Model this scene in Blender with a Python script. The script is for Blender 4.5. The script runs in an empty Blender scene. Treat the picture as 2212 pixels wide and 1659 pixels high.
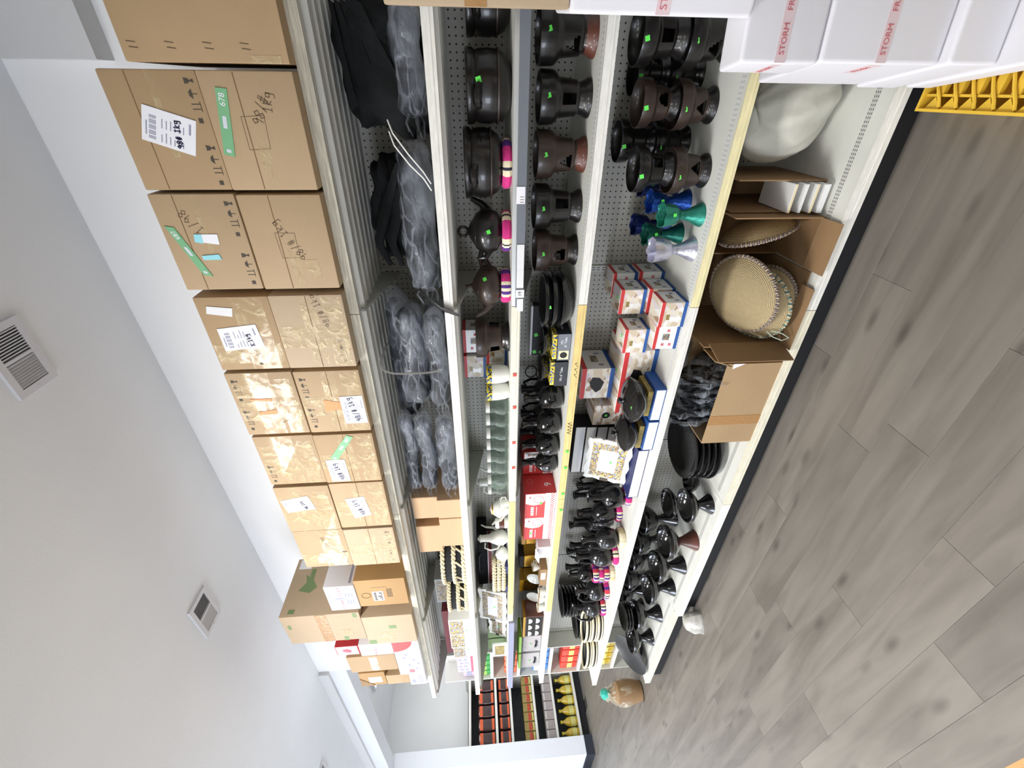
import bpy, bmesh, math, random
from mathutils import Vector, Matrix
random.seed(11)
sc = bpy.context.scene
col = sc.collection
PI = math.pi
R = math.radians

# ------------------------------------------------------------------ camera
cam_d = bpy.data.cameras.new('camera')
cam = bpy.data.objects.new('camera', cam_d)
col.objects.link(cam)
cam_d.sensor_fit = 'HORIZONTAL'
cam_d.sensor_width = 36.0
cam_d.lens = 36.0 * 941.107 / 2212.0
cam_d.clip_start = 0.05
def camera_matrix(yaw, pitch, roll, loc):
    th = R(yaw)
    f = Vector((-math.cos(th), math.sin(th), 0)); r = Vector((math.sin(th), math.cos(th), 0)); u = Vector((0, 0, 1))
    a = R(pitch); f, u = f*math.cos(a)+u*math.sin(a), u*math.cos(a)-f*math.sin(a)
    b = R(roll); r, u = r*math.cos(b)+u*math.sin(b), u*math.cos(b)-r*math.sin(b)
    m = Matrix.Identity(4)                       # phone held sideways: picture right is down, picture up is right
    for i in range(3):
        m[i][0] = -u[i]; m[i][1] = r[i]; m[i][2] = -f[i]; m[i][3] = loc[i]
    return m
cam.matrix_world = camera_matrix(55.8133, -4.2411, -2.0867, (0, 0, 1.545))
sc.camera = cam

# ------------------------------------------------------------------ world, lights, exposure
w = bpy.data.worlds.new('world'); sc.world = w
w.use_nodes = True
w.node_tree.nodes['Background'].inputs[0].default_value = (.80, .86, 1, 1)
w.node_tree.nodes['Background'].inputs[1].default_value = .35
LAMPS = [(-2.2, .10), (-4.6, .10), (-7.0, .10), (-.2, -2.6), (-2.6, -2.6), (-5.0, -2.6), (-7.4, -2.6), (-6.9, 3.3)]  # last entry is an added lamp that brightens the dark alcove
for i, (lx, ly) in enumerate(LAMPS):
    ld = bpy.data.lights.new('ceiling_panel_light', 'AREA'); ld.shape = 'RECTANGLE'
    ld.size = 1.16; ld.size_y = .56
    ld.energy = [78, 54, 44, 16, 34, 36, 34, 14][i]
    ld.color = (1.0, .985, .965) if lx > -4 else (.93, .96, 1.0)
    lo = bpy.data.objects.new('ceiling_panel_light', ld); col.objects.link(lo)
    lo.location = (lx, ly, 3.262)
# daylight through the shop window on the front wall, to the far left
ld = bpy.data.lights.new('shop_window_daylight', 'AREA'); ld.shape = 'RECTANGLE'; ld.size = 3.6; ld.size_y = 1.9
ld.energy = 165; ld.color = (.90, .94, 1.0)
lo = bpy.data.objects.new('shop_window_daylight', ld); col.objects.link(lo)
lo.location = (-6.2, -4.86, 1.45); lo.rotation_euler = (R(90), 0, 0)
vs = sc.view_settings
vs.view_transform = 'Standard'; vs.look = 'None'; vs.gamma = 1.0; vs.use_curve_mapping = False
vs.exposure = 0.22

# ------------------------------------------------------------------ materials
def lin(c):
    c = c/255.0
    return c/12.92 if c <= .04045 else ((c+.055)/1.055)**2.4
def rgb(t): return (lin(t[0]), lin(t[1]), lin(t[2]), 1)
MATS = {}
def new(name):
    m = bpy.data.materials.new(name); m.use_nodes = True
    MATS[name] = m
    nt = m.node_tree; b = nt.nodes['Principled BSDF']
    return m, nt, b
def N(nt, kind, **kw):
    n = nt.nodes.new(kind)
    for k, v in kw.items():
        if k.startswith('i_'): n.inputs[k[2:].replace('_', ' ')].default_value = v
        else: setattr(n, k, v)
    return n
def ramp(nt, stops, interp='LINEAR'):
    n = nt.nodes.new('ShaderNodeValToRGB'); cr = n.color_ramp; cr.interpolation = interp
    cr.elements[0].position = stops[0][0]; cr.elements[0].color = stops[0][1]
    cr.elements[1].position = stops[-1][0]; cr.elements[1].color = stops[-1][1]
    for p, c in stops[1:-1]:
        e = cr.elements.new(p); e.color = c
    return n
def mat(name, color, rough=.5, metal=0, var=0, vscale=6, bump=0, bscale=60, coat=0, stretch=None, spec=.5, dark=None, trans=0, ior=1.45):
    m, nt, b = new(name)
    c = rgb(color)
    b.inputs['Base Color'].default_value = c
    b.inputs['Roughness'].default_value = rough
    b.inputs['Metallic'].default_value = metal
    b.inputs['Coat Weight'].default_value = coat
    b.inputs['Specular IOR Level'].default_value = spec
    b.inputs['Transmission Weight'].default_value = trans
    b.inputs['IOR'].default_value = ior
    tc = N(nt, 'ShaderNodeTexCoord'); src = tc.outputs['Object']
    if stretch:
        mp = N(nt, 'ShaderNodeMapping'); mp.inputs['Scale'].default_value = stretch
        nt.links.new(src, mp.inputs['Vector']); src = mp.outputs['Vector']
    if var:
        no = N(nt, 'ShaderNodeTexNoise', i_Scale=vscale, i_Detail=4.0)
        nt.links.new(src, no.inputs['Vector'])
        d = rgb(dark) if dark else tuple(x*(1-var) for x in c[:3])+(1,)
        h = tuple(min(1, x*(1+var*.6)) for x in c[:3])+(1,)
        rp = ramp(nt, [(.3, d), (.7, h)])
        nt.links.new(no.outputs['Fac'], rp.inputs['Fac'])
        nt.links.new(rp.outputs['Color'], b.inputs['Base Color'])
    if bump:
        n2 = N(nt, 'ShaderNodeTexNoise', i_Scale=bscale, i_Detail=3.0)
        nt.links.new(src, n2.inputs['Vector'])
        bp = N(nt, 'ShaderNodeBump', i_Strength=bump, i_Distance=.01)
        nt.links.new(n2.outputs['Fac'], bp.inputs['Height'])
        nt.links.new(bp.outputs['Normal'], b.inputs['Normal'])
    return m
mat('wall_paint', (247, 247, 246), .75, var=.02, vscale=2, bump=.08, bscale=160)
mat('ceiling_paint', (240, 243, 246), .85, var=.03, vscale=1.2, bump=.1, bscale=120)
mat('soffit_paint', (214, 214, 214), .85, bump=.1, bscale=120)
mat('cool_paint', (230, 233, 238), .7)
mat('baseboard_dark', (44, 48, 58), .5)
mat('slab', (70, 66, 60), .8)
mat('white_metal', (222, 222, 214), .42, var=.05, vscale=9)
mat('grey_metal', (196, 196, 188), .5, var=.05, vscale=5)
mat('lip_white', (232, 230, 222), .4, var=.10, vscale=22, stretch=(1, 1, 6))
mat('lip_cream', (228, 222, 200), .42, var=.12, vscale=20, stretch=(1, 1, 6))
mat('lip_yellow', (226, 200, 132), .42, var=.12, vscale=18, stretch=(1, 1, 5))
mat('lip_pale', (232, 222, 176), .42, var=.10, vscale=18, stretch=(1, 1, 5))
mat('lip_worn', (206, 200, 180), .5, var=.28, vscale=20, stretch=(.6, 1, 8))
mat('aluminium', (205, 207, 205), .3, metal=.6)
mat('rail_grey', (112, 116, 124), .45)
mat('rail_blue', (140, 142, 164), .45)
mat('kick_black', (26, 27, 30), .6)
mat('card_white', (226, 226, 226), .6)
mat('paper', (236, 236, 240), .6)
mat('print_grey', (150, 152, 170), .7)
mat('ink', (46, 40, 78), .6)
mat('pencil', (104, 84, 62), .7)
mat('mark_dark', (74, 66, 56), .7)
mat('ink_black', (30, 28, 30), .6)
mat('green_sticker', (122, 178, 132), .4)
mat('price_green', (96, 226, 84), .5)
mat('cyan_sticker', (150, 216, 226), .5)
mat('orange_sticker', (236, 142, 84), .5)
mat('red_sticker', (206, 74, 60), .5)
mat('cardboard', (178, 152, 118), .65, var=.07, vscale=3, bump=.05, bscale=90)
mat('cardboard_b', (172, 144, 108), .65, var=.08, vscale=3, bump=.05, bscale=90)
mat('cardboard_c', (168, 132, 84), .65, var=.08, vscale=3, bump=.05, bscale=90)
mat('cardboard_d', (182, 160, 132), .65, var=.06, vscale=3, bump=.05, bscale=90)
mat('cardboard_plain', (190, 156, 120), .65, var=.03, vscale=3)
mat('cardboard_old', (146, 116, 82), .7, var=.14, vscale=4, bump=.08, bscale=60)
mat('cardboard_edge', (120, 92, 60), .8)
mat('tape_brown', (168, 128, 82), .25, bump=.2, bscale=40)
mat('white_carton', (226, 224, 228), .6, var=.03, vscale=4, bump=.05, bscale=40)
mat('red_carton', (176, 44, 52), .5)
mat('red_print', (204, 62, 62), .45)
mat('red_soft', (206, 110, 120), .6)
mat('dark_red', (120, 46, 52), .5)
mat('blue_print', (40, 84, 152), .45)
mat('navy', (38, 44, 92), .5)
mat('lilac', (196, 170, 214), .5, var=.12, vscale=30)
mat('pink_print', (214, 84, 104), .5)
mat('grey_box', (182, 184, 184), .55)
mat('white_gloss', (236, 236, 232), .25)
mat('porcelain', (232, 232, 224), .12, coat=.6)
mat('gold', (196, 150, 58), .25, metal=.85)
mat('amber', (190, 140, 30), .15, var=.2, vscale=20)
mat('fabric_black', (26, 27, 28), .85, var=.25, vscale=14, bump=.4, bscale=38, spec=.2)
mat('fabric_core', (34, 37, 42), .7, var=.3, vscale=22, bump=.6, bscale=45)
mat('strap_white', (232, 230, 226), .4)
mat('strap_black', (20, 20, 20), .5)
mat('clay_black', (26, 24, 23), .3, var=.25, vscale=9, coat=.25)
mat('clay_brown', (58, 45, 38), .4, var=.25, vscale=8, coat=.2)
mat('clay_red', (92, 52, 40), .4, var=.2, vscale=8, coat=.3)
mat('clay_inside', (24, 20, 18), .7)
mat('black_gloss', (24, 24, 26), .12, coat=.7)
mat('black_ceramic', (28, 28, 30), .2, coat=.4)
mat('black_box', (42, 44, 50), .5)
mat('foil_green', (50, 140, 120), .28, metal=.55, var=.3, vscale=20, bump=.35, bscale=40)
mat('foil_dark_green', (20, 96, 84), .3, metal=.55, var=.3, vscale=20, bump=.35, bscale=40)
mat('foil_blue', (30, 76, 160), .28, metal=.55, var=.35, vscale=20, bump=.35, bscale=40)
mat('foil_navy', (28, 44, 104), .28, metal=.55, var=.35, vscale=20, bump=.35, bscale=40)
mat('foil_silver', (206, 206, 222), .24, metal=.7, var=.2, vscale=20, bump=.4, bscale=40)
mat('cream_braid', (232, 220, 186), .8, bump=.8, bscale=120)
mat('basket_black', (24, 24, 26), .8, bump=.6, bscale=120)
mat('sack', (190, 188, 176), .6, var=.2, vscale=7, bump=.9, bscale=9)
mat('foam', (228, 228, 226), .7)
mat('foam_cream', (228, 214, 176), .7)
mat('yellow_plastic', (232, 190, 62), .42, var=.1, vscale=12)
mat('orange_wood', (206, 148, 92), .6, var=.12, vscale=5)
mat('vent_white', (222, 222, 226), .5)
mat('vent_dark', (88, 88, 98), .8)
mat('pack_brown', (62, 38, 36), .2, var=.3, vscale=14, coat=.6, bump=.3, bscale=20)
mat('pack_orange', (214, 92, 46), .3, coat=.4)
mat('pack_green', (52, 150, 70), .35, var=.25, vscale=25)
mat('pack_lime', (150, 200, 70), .4)
mat('pack_gold', (150, 132, 74), .4, var=.4, vscale=30)
mat('pack_redgold', (190, 76, 52), .4, var=.3, vscale=30)
mat('pack_grey', (168, 158, 156), .5, var=.12, vscale=10)
mat('pack_dark', (72, 76, 80), .5, var=.2, vscale=10)
mat('pack_redblue', (222, 66, 48), .35)
mat('pack_blue', (74, 128, 196), .35)
mat('pack_purple', (60, 52, 110), .3)
mat('yellow_cap', (230, 214, 60), .4)
mat('label_yellow', (206, 200, 120), .5)
mat('teal', (40, 170, 150), .4)
mat('skyline', (210, 214, 224), .5)
mat('tape_pink', (228, 206, 208), .35)
mat('twine', (190, 204, 190), .8)
mat('sage', (116, 138, 92), .6)

def emis(name, color, strength):
    m, nt, b = new(name)
    b.inputs['Base Color'].default_value = rgb(color)
    b.inputs['Emission Color'].default_value = rgb(color); b.inputs['Emission Strength'].default_value = strength
emis('diffuser', (255, 252, 244), 3.0)
emis('window_sky', (205, 222, 255), 3.0)

def glassy(name, color, fac0, fac1, rough=.12, scale=22, stretch=(1, 1, 1), bump=.7):
    """thin clear film: see-through with milky, wrinkled, glossy streaks"""
    m, nt, b = new(name)
    b.inputs['Base Color'].default_value = rgb(color); b.inputs['Roughness'].default_value = rough
    b.inputs['Coat Weight'].default_value = .5
    tc = N(nt, 'ShaderNodeTexCoord'); mp = N(nt, 'ShaderNodeMapping'); mp.inputs['Scale'].default_value = stretch
    nt.links.new(tc.outputs['Object'], mp.inputs['Vector'])
    no = N(nt, 'ShaderNodeTexNoise', i_Scale=scale, i_Detail=5.0, i_Distortion=1.6)
    nt.links.new(mp.outputs['Vector'], no.inputs['Vector'])
    rp = ramp(nt, [(.38, (fac0, fac0, fac0, 1)), (.66, (fac1, fac1, fac1, 1))])
    nt.links.new(no.outputs['Fac'], rp.inputs['Fac'])
    bp = N(nt, 'ShaderNodeBump', i_Strength=bump, i_Distance=.012)
    nt.links.new(no.outputs['Fac'], bp.inputs['Height']); nt.links.new(bp.outputs['Normal'], b.inputs['Normal'])
    tr = N(nt, 'ShaderNodeBsdfTransparent'); mx = N(nt, 'ShaderNodeMixShader')
    nt.links.new(rp.outputs['Color'], mx.inputs['Fac']); nt.links.new(tr.outputs['BSDF'], mx.inputs[1]); nt.links.new(b.outputs['BSDF'], mx.inputs[2])
    nt.links.new(mx.outputs['Shader'], nt.nodes['Material Output'].inputs['Surface'])
glassy('tape', (226, 206, 160), .06, .62, rough=.13, scale=17, bump=.9)
glassy('bag_tan', (200, 184, 158), .25, .65, rough=.35, scale=8)
def crinkle(name, color, scale, stretch):
    """clear film with milky patches; pale crease lines paint in the wrinkle highlights"""
    m, nt, b = new(name)
    b.inputs['Base Color'].default_value = rgb(color); b.inputs['Roughness'].default_value = .16; b.inputs['Coat Weight'].default_value = .4
    tc = N(nt, 'ShaderNodeTexCoord'); mp = N(nt, 'ShaderNodeMapping'); mp.inputs['Scale'].default_value = stretch
    nt.links.new(tc.outputs['Object'], mp.inputs['Vector'])
    n0 = N(nt, 'ShaderNodeTexNoise', i_Scale=scale*.9, i_Detail=4.0); nt.links.new(mp.outputs['Vector'], n0.inputs['Vector'])
    wp = N(nt, 'ShaderNodeVectorMath', operation='MULTIPLY_ADD'); nt.links.new(n0.outputs['Color'], wp.inputs[0]); wp.inputs[1].default_value = (.11, .11, .11); nt.links.new(mp.outputs['Vector'], wp.inputs[2])
    v = N(nt, 'ShaderNodeTexVoronoi', feature='DISTANCE_TO_EDGE', i_Scale=scale*1.5); nt.links.new(wp.outputs[0], v.inputs['Vector'])
    r1 = ramp(nt, [(0, (.30, .30, .30, 1)), (.10, (.04, .04, .04, 1))]); nt.links.new(v.outputs['Distance'], r1.inputs['Fac'])  # pale cell edges stand for glints along the folds
    r2 = ramp(nt, [(.42, (.04, .04, .04, 1)), (.70, (.42, .42, .42, 1))]); nt.links.new(n0.outputs['Fac'], r2.inputs['Fac'])
    mxf = N(nt, 'ShaderNodeMath', operation='MAXIMUM'); nt.links.new(r1.outputs['Color'], mxf.inputs[0]); nt.links.new(r2.outputs['Color'], mxf.inputs[1])
    bp = N(nt, 'ShaderNodeBump', i_Strength=.8, i_Distance=.02); nt.links.new(v.outputs['Distance'], bp.inputs['Height']); nt.links.new(bp.outputs['Normal'], b.inputs['Normal'])
    tr = N(nt, 'ShaderNodeBsdfTransparent'); mx = N(nt, 'ShaderNodeMixShader')
    nt.links.new(mxf.outputs[0], mx.inputs['Fac']); nt.links.new(tr.outputs['BSDF'], mx.inputs[1]); nt.links.new(b.outputs['BSDF'], mx.inputs[2])
    nt.links.new(mx.outputs['Shader'], nt.nodes['Material Output'].inputs['Surface'])
crinkle('film', (190, 196, 208), 11, (.45, 1.2, 1.2))
crinkle('film_clear', (206, 214, 226), 13, (1, 1, .7))
glassy('bag_film', (214, 212, 204), .5, .9, rough=.3, scale=8)
glassy('clear_plastic', (200, 208, 210), .12, .35, scale=9, bump=.2)

def pot_glass():
    m, nt, b = new('glass')
    b.inputs['Base Color'].default_value = rgb((216, 226, 220)); b.inputs['Roughness'].default_value = .04
    tr = N(nt, 'ShaderNodeBsdfTransparent'); tr.inputs[0].default_value = (.88, .92, .90, 1)
    lw = N(nt, 'ShaderNodeLayerWeight', i_Blend=.35)
    rp = ramp(nt, [(0, (.04, .04, .04, 1)), (.6, (.16, .16, .16, 1)), (1, (.75, .75, .75, 1))])
    nt.links.new(lw.outputs['Facing'], rp.inputs['Fac'])
    mx = N(nt, 'ShaderNodeMixShader')
    nt.links.new(rp.outputs['Color'], mx.inputs['Fac']); nt.links.new(tr.outputs['BSDF'], mx.inputs[1]); nt.links.new(b.outputs['BSDF'], mx.inputs[2])
    nt.links.new(mx.outputs['Shader'], nt.nodes['Material Output'].inputs['Surface'])
pot_glass()
def oil():
    m, nt, b = new('oil')
    b.inputs['Base Color'].default_value = rgb((190, 160, 40)); b.inputs['Roughness'].default_value = .08; b.inputs['Coat Weight'].default_value = .6
oil()

def dots(name, base, hole, px, pz, rx, rz, axes=('X', 'Z'), rough=.6):
    """punched sheet: a regular grid of small dark holes"""
    m, nt, b = new(name)
    b.inputs['Roughness'].default_value = rough
    tc = N(nt, 'ShaderNodeTexCoord'); sx = N(nt, 'ShaderNodeSeparateXYZ'); nt.links.new(tc.outputs['Object'], sx.inputs[0])
    outs = []
    for ax, p, r_ in ((axes[0], px, rx), (axes[1], pz, rz)):
        a = N(nt, 'ShaderNodeMath', operation='DIVIDE'); a.inputs[1].default_value = p; nt.links.new(sx.outputs[ax], a.inputs[0])
        f = N(nt, 'ShaderNodeMath', operation='FLOORED_MODULO'); f.inputs[1].default_value = 1.0; nt.links.new(a.outputs[0], f.inputs[0])
        s = N(nt, 'ShaderNodeMath', operation='SUBTRACT'); s.inputs[1].default_value = .5; nt.links.new(f.outputs[0], s.inputs[0])
        g = N(nt, 'ShaderNodeMath', operation='MULTIPLY'); g.inputs[1].default_value = p/r_; nt.links.new(s.outputs[0], g.inputs[0])
        q = N(nt, 'ShaderNodeMath', operation='POWER'); q.inputs[1].default_value = 2.0
        ab = N(nt, 'ShaderNodeMath', operation='ABSOLUTE'); nt.links.new(g.outputs[0], ab.inputs[0]); nt.links.new(ab.outputs[0], q.inputs[0])
        outs.append(q)
    ad = N(nt, 'ShaderNodeMath', operation='ADD'); nt.links.new(outs[0].outputs[0], ad.inputs[0]); nt.links.new(outs[1].outputs[0], ad.inputs[1])
    lt = N(nt, 'ShaderNodeMath', operation='LESS_THAN'); lt.inputs[1].default_value = 1.0; nt.links.new(ad.outputs[0], lt.inputs[0])
    mx = N(nt, 'ShaderNodeMix', data_type='RGBA'); mx.inputs[6].default_value = rgb(base); mx.inputs[7].default_value = rgb(hole)
    nt.links.new(lt.outputs[0], mx.inputs[0]); nt.links.new(mx.outputs[2], b.inputs['Base Color'])
dots('pegboard', (176, 174, 165), (30, 30, 30), .0254, .0254, .0036, .0036)
dots('deck_holes', (206, 205, 198), (66, 66, 70), .0125, .0085, .0038, .0018, axes=('X', 'Y'))
dots('shelf_holes', (224, 224, 220), (120, 122, 128), .0155, .0085, .0052, .0012, axes=('X', 'Y'))

def cells(name, stops, scale, rough=.45, interp='CONSTANT', stretch=(1, 1, 1)):
    """flat print of many small colour patches"""
    m, nt, b = new(name)
    b.inputs['Roughness'].default_value = rough
    tc = N(nt, 'ShaderNodeTexCoord'); mp = N(nt, 'ShaderNodeMapping'); mp.inputs['Scale'].default_value = stretch
    nt.links.new(tc.outputs['Object'], mp.inputs['Vector'])
    v = N(nt, 'ShaderNodeTexVoronoi', i_Scale=scale); nt.links.new(mp.outputs['Vector'], v.inputs['Vector'])
    s = N(nt, 'ShaderNodeSeparateColor'); nt.links.new(v.outputs['Color'], s.inputs[0])
    rp = ramp(nt, [(p, rgb(c)) for p, c in stops], interp); nt.links.new(s.outputs[0], rp.inputs['Fac'])
    nt.links.new(rp.outputs['Color'], b.inputs['Base Color'])
cells('photo_print', [(0, (206, 190, 166)), (.3, (222, 214, 196)), (.55, (236, 232, 226)), (.75, (214, 206, 210)), (.9, (168, 140, 118)), (1, (140, 108, 90))], 34, stretch=(1, .2, 1.5))
cells('mosaic_print', [(0, (150, 126, 84)), (.25, (214, 184, 70)), (.4, (104, 84, 66)), (.6, (180, 160, 120)), (.75, (112, 140, 178)), (.9, (210, 206, 196)), (1, (90, 60, 48))], 130)
cells('mosaic_dull', [(0, (136, 118, 92)), (.3, (164, 146, 112)), (.5, (118, 104, 88)), (.7, (176, 166, 146)), (.85, (124, 140, 160)), (1, (100, 80, 66))], 90)
cells('zigzag_print', [(0, (214, 190, 40)), (.45, (40, 40, 46)), (.62, (60, 110, 190)), (.8, (230, 214, 90)), (1, (30, 30, 34))], 110)
cells('label_print', [(0, (236, 236, 240)), (.6, (214, 214, 222)), (.8, (236, 236, 240)), (1, (176, 176, 190))], 160, stretch=(1, 1, 3))
cells('wicker_hole', [(0, (224, 224, 220)), (1, (200, 200, 200))], 40)

def straw():
    m, nt, b = new('straw')
    b.inputs['Roughness'].default_value = .85
    tc = N(nt, 'ShaderNodeTexCoord')
    wv = N(nt, 'ShaderNodeTexWave', wave_type='RINGS', rings_direction='Z', i_Scale=62.0, i_Distortion=2.5, i_Detail=2.0)
    nt.links.new(tc.outputs['Object'], wv.inputs['Vector'])
    no = N(nt, 'ShaderNodeTexNoise', i_Scale=60.0, i_Detail=4.0); nt.links.new(tc.outputs['Object'], no.inputs['Vector'])
    mxv = N(nt, 'ShaderNodeMath', operation='MULTIPLY'); nt.links.new(wv.outputs['Fac'], mxv.inputs[0]); nt.links.new(no.outputs['Fac'], mxv.inputs[1])
    rp = ramp(nt, [(.0, rgb((150, 132, 98))), (.45, rgb((190, 170, 130)))]); nt.links.new(mxv.outputs[0], rp.inputs['Fac'])
    nt.links.new(rp.outputs['Color'], b.inputs['Base Color'])
    bp = N(nt, 'ShaderNodeBump', i_Strength=.7, i_Distance=.006); nt.links.new(mxv.outputs[0], bp.inputs['Height']); nt.links.new(bp.outputs['Normal'], b.inputs['Normal'])
straw()
def radial(name, stops, turns=3.0, offs=0.0):
    """colours laid round a woven ring"""
    m, nt, b = new(name); b.inputs['Roughness'].default_value = .85
    tc = N(nt, 'ShaderNodeTexCoord'); g = N(nt, 'ShaderNodeTexGradient', gradient_type='RADIAL')
    nt.links.new(tc.outputs['Object'], g.inputs['Vector'])
    mu = N(nt, 'ShaderNodeMath', operation='MULTIPLY_ADD'); mu.inputs[1].default_value = turns; mu.inputs[2].default_value = offs; nt.links.new(g.outputs['Fac'], mu.inputs[0])
    fr = N(nt, 'ShaderNodeMath', operation='FRACT'); nt.links.new(mu.outputs[0], fr.inputs[0])
    rp = ramp(nt, [(p, rgb(c)) for p, c in stops], 'CONSTANT'); nt.links.new(fr.outputs[0], rp.inputs['Fac'])
    nt.links.new(rp.outputs['Color'], b.inputs['Base Color'])
    no = N(nt, 'ShaderNodeTexNoise', i_Scale=220.0); nt.links.new(tc.outputs['Object'], no.inputs['Vector'])
    bp = N(nt, 'ShaderNodeBump', i_Strength=.6, i_Distance=.004); nt.links.new(no.outputs['Fac'], bp.inputs['Height']); nt.links.new(bp.outputs['Normal'], b.inputs['Normal'])
CRM, PNK, PUR, INKB = (232, 220, 190), (206, 48, 128), (84, 44, 132), (40, 36, 60)
radial('weave_pink', [(0, CRM), (.05, INKB), (.09, CRM), (.16, PNK), (.42, CRM), (.48, PUR), (.54, CRM), (.60, PUR), (.66, CRM), (.72, PNK), (.88, PUR), (1, PUR)], 2.0, .2)
radial('weave_purple', [(0, PUR), (.12, CRM), (.17, INKB), (.2, CRM), (.3, PNK), (.6, CRM), (.68, INKB), (.72, CRM), (.8, PNK), (1, PNK)], 2.0, .55)
radial('weave_cream', [(0, CRM), (.3, (206, 190, 150)), (.35, CRM), (.7, (206, 190, 150)), (1, CRM)], 3.0)
radial('weave_stripe', [(0, PNK), (.2, CRM), (.3, PUR), (.42, CRM), (.5, INKB), (.56, CRM), (.66, (206, 60, 80)), (.86, PUR), (1, PUR)], 3.0)
radial('rim_twist', [(0, (176, 160, 126)), (.3, (86, 66, 92)), (.5, (150, 140, 116)), (.75, (96, 84, 96)), (1, (96, 84, 96))], 52.0)
radial('rim_teal', [(0, (180, 168, 132)), (.4, (84, 116, 116)), (.7, (190, 180, 150)), (1, (190, 180, 150))], 40.0)

def checker_mat():
    m, nt, b = new('checker'); b.inputs['Roughness'].default_value = .5
    tc = N(nt, 'ShaderNodeTexCoord'); mp = N(nt, 'ShaderNodeMapping'); mp.inputs['Location'].default_value = (.0, .31, .0)
    nt.links.new(tc.outputs['Object'], mp.inputs['Vector'])
    c = N(nt, 'ShaderNodeTexChecker', i_Scale=110.0); c.inputs['Color1'].default_value = rgb((206, 60, 62)); c.inputs['Color2'].default_value = rgb((240, 236, 238))
    nt.links.new(mp.outputs['Vector'], c.inputs['Vector']); nt.links.new(c.outputs['Color'], b.inputs['Base Color'])
checker_mat()

def plank_mat():
    m, nt, b = new('plank'); b.inputs['Roughness'].default_value = .42
    tc = N(nt, 'ShaderNodeTexCoord'); oi = N(nt, 'ShaderNodeObjectInfo')
    cmb = N(nt, 'ShaderNodeVectorMath', operation='MULTIPLY_ADD')
    nt.links.new(tc.outputs['Object'], cmb.inputs[0]); cmb.inputs[1].default_value = (1.1, 9.0, 4.0)
    mu = N(nt, 'ShaderNodeMath', operation='MULTIPLY'); mu.inputs[1].default_value = 40.0; nt.links.new(oi.outputs['Random'], mu.inputs[0])
    nt.links.new(mu.outputs[0], cmb.inputs[2])
    no = N(nt, 'ShaderNodeTexNoise', i_Scale=1.6, i_Detail=5.0, i_Distortion=.6); nt.links.new(cmb.outputs[0], no.inputs['Vector'])
    rp = ramp(nt, [(.24, rgb((100, 94, 86))), (.5, rgb((121, 115, 107))), (.78, rgb((133, 127, 118)))]); nt.links.new(no.outputs['Fac'], rp.inputs['Fac'])
    r2 = ramp(nt, [(0, (.84, .84, .84, 1)), (1, (1.04, 1.03, 1.02, 1))]); nt.links.new(oi.outputs['Random'], r2.inputs['Fac'])
    mx = N(nt, 'ShaderNodeMix', data_type='RGBA', blend_type='MULTIPLY'); mx.inputs[0].default_value = 1.0
    nt.links.new(rp.outputs['Color'], mx.inputs[6]); nt.links.new(r2.outputs['Color'], mx.inputs[7])
    # knots
    vo = N(nt, 'ShaderNodeTexVoronoi', i_Scale=1.0)
    c2 = N(nt, 'ShaderNodeVectorMath', operation='MULTIPLY_ADD'); nt.links.new(tc.outputs['Object'], c2.inputs[0]); c2.inputs[1].default_value = (3.2, 9.0, 1.0); nt.links.new(mu.outputs[0], c2.inputs[2])
    nt.links.new(c2.outputs[0], vo.inputs['Vector'])
    rk = ramp(nt, [(.05, (.45, .45, .45, 1)), (.22, (1, 1, 1, 1))]); nt.links.new(vo.outputs['Distance'], rk.inputs['Fac'])
    m2 = N(nt, 'ShaderNodeMix', data_type='RGBA', blend_type='MULTIPLY'); m2.inputs[0].default_value = .8
    nt.links.new(mx.outputs[2], m2.inputs[6]); nt.links.new(rk.outputs['Color'], m2.inputs[7])
    nt.links.new(m2.outputs[2], b.inputs['Base Color'])
    bp = N(nt, 'ShaderNodeBump', i_Strength=.12, i_Distance=.004); nt.links.new(no.outputs['Fac'], bp.inputs['Height']); nt.links.new(bp.outputs['Normal'], b.inputs['Normal'])
plank_mat()

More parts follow.
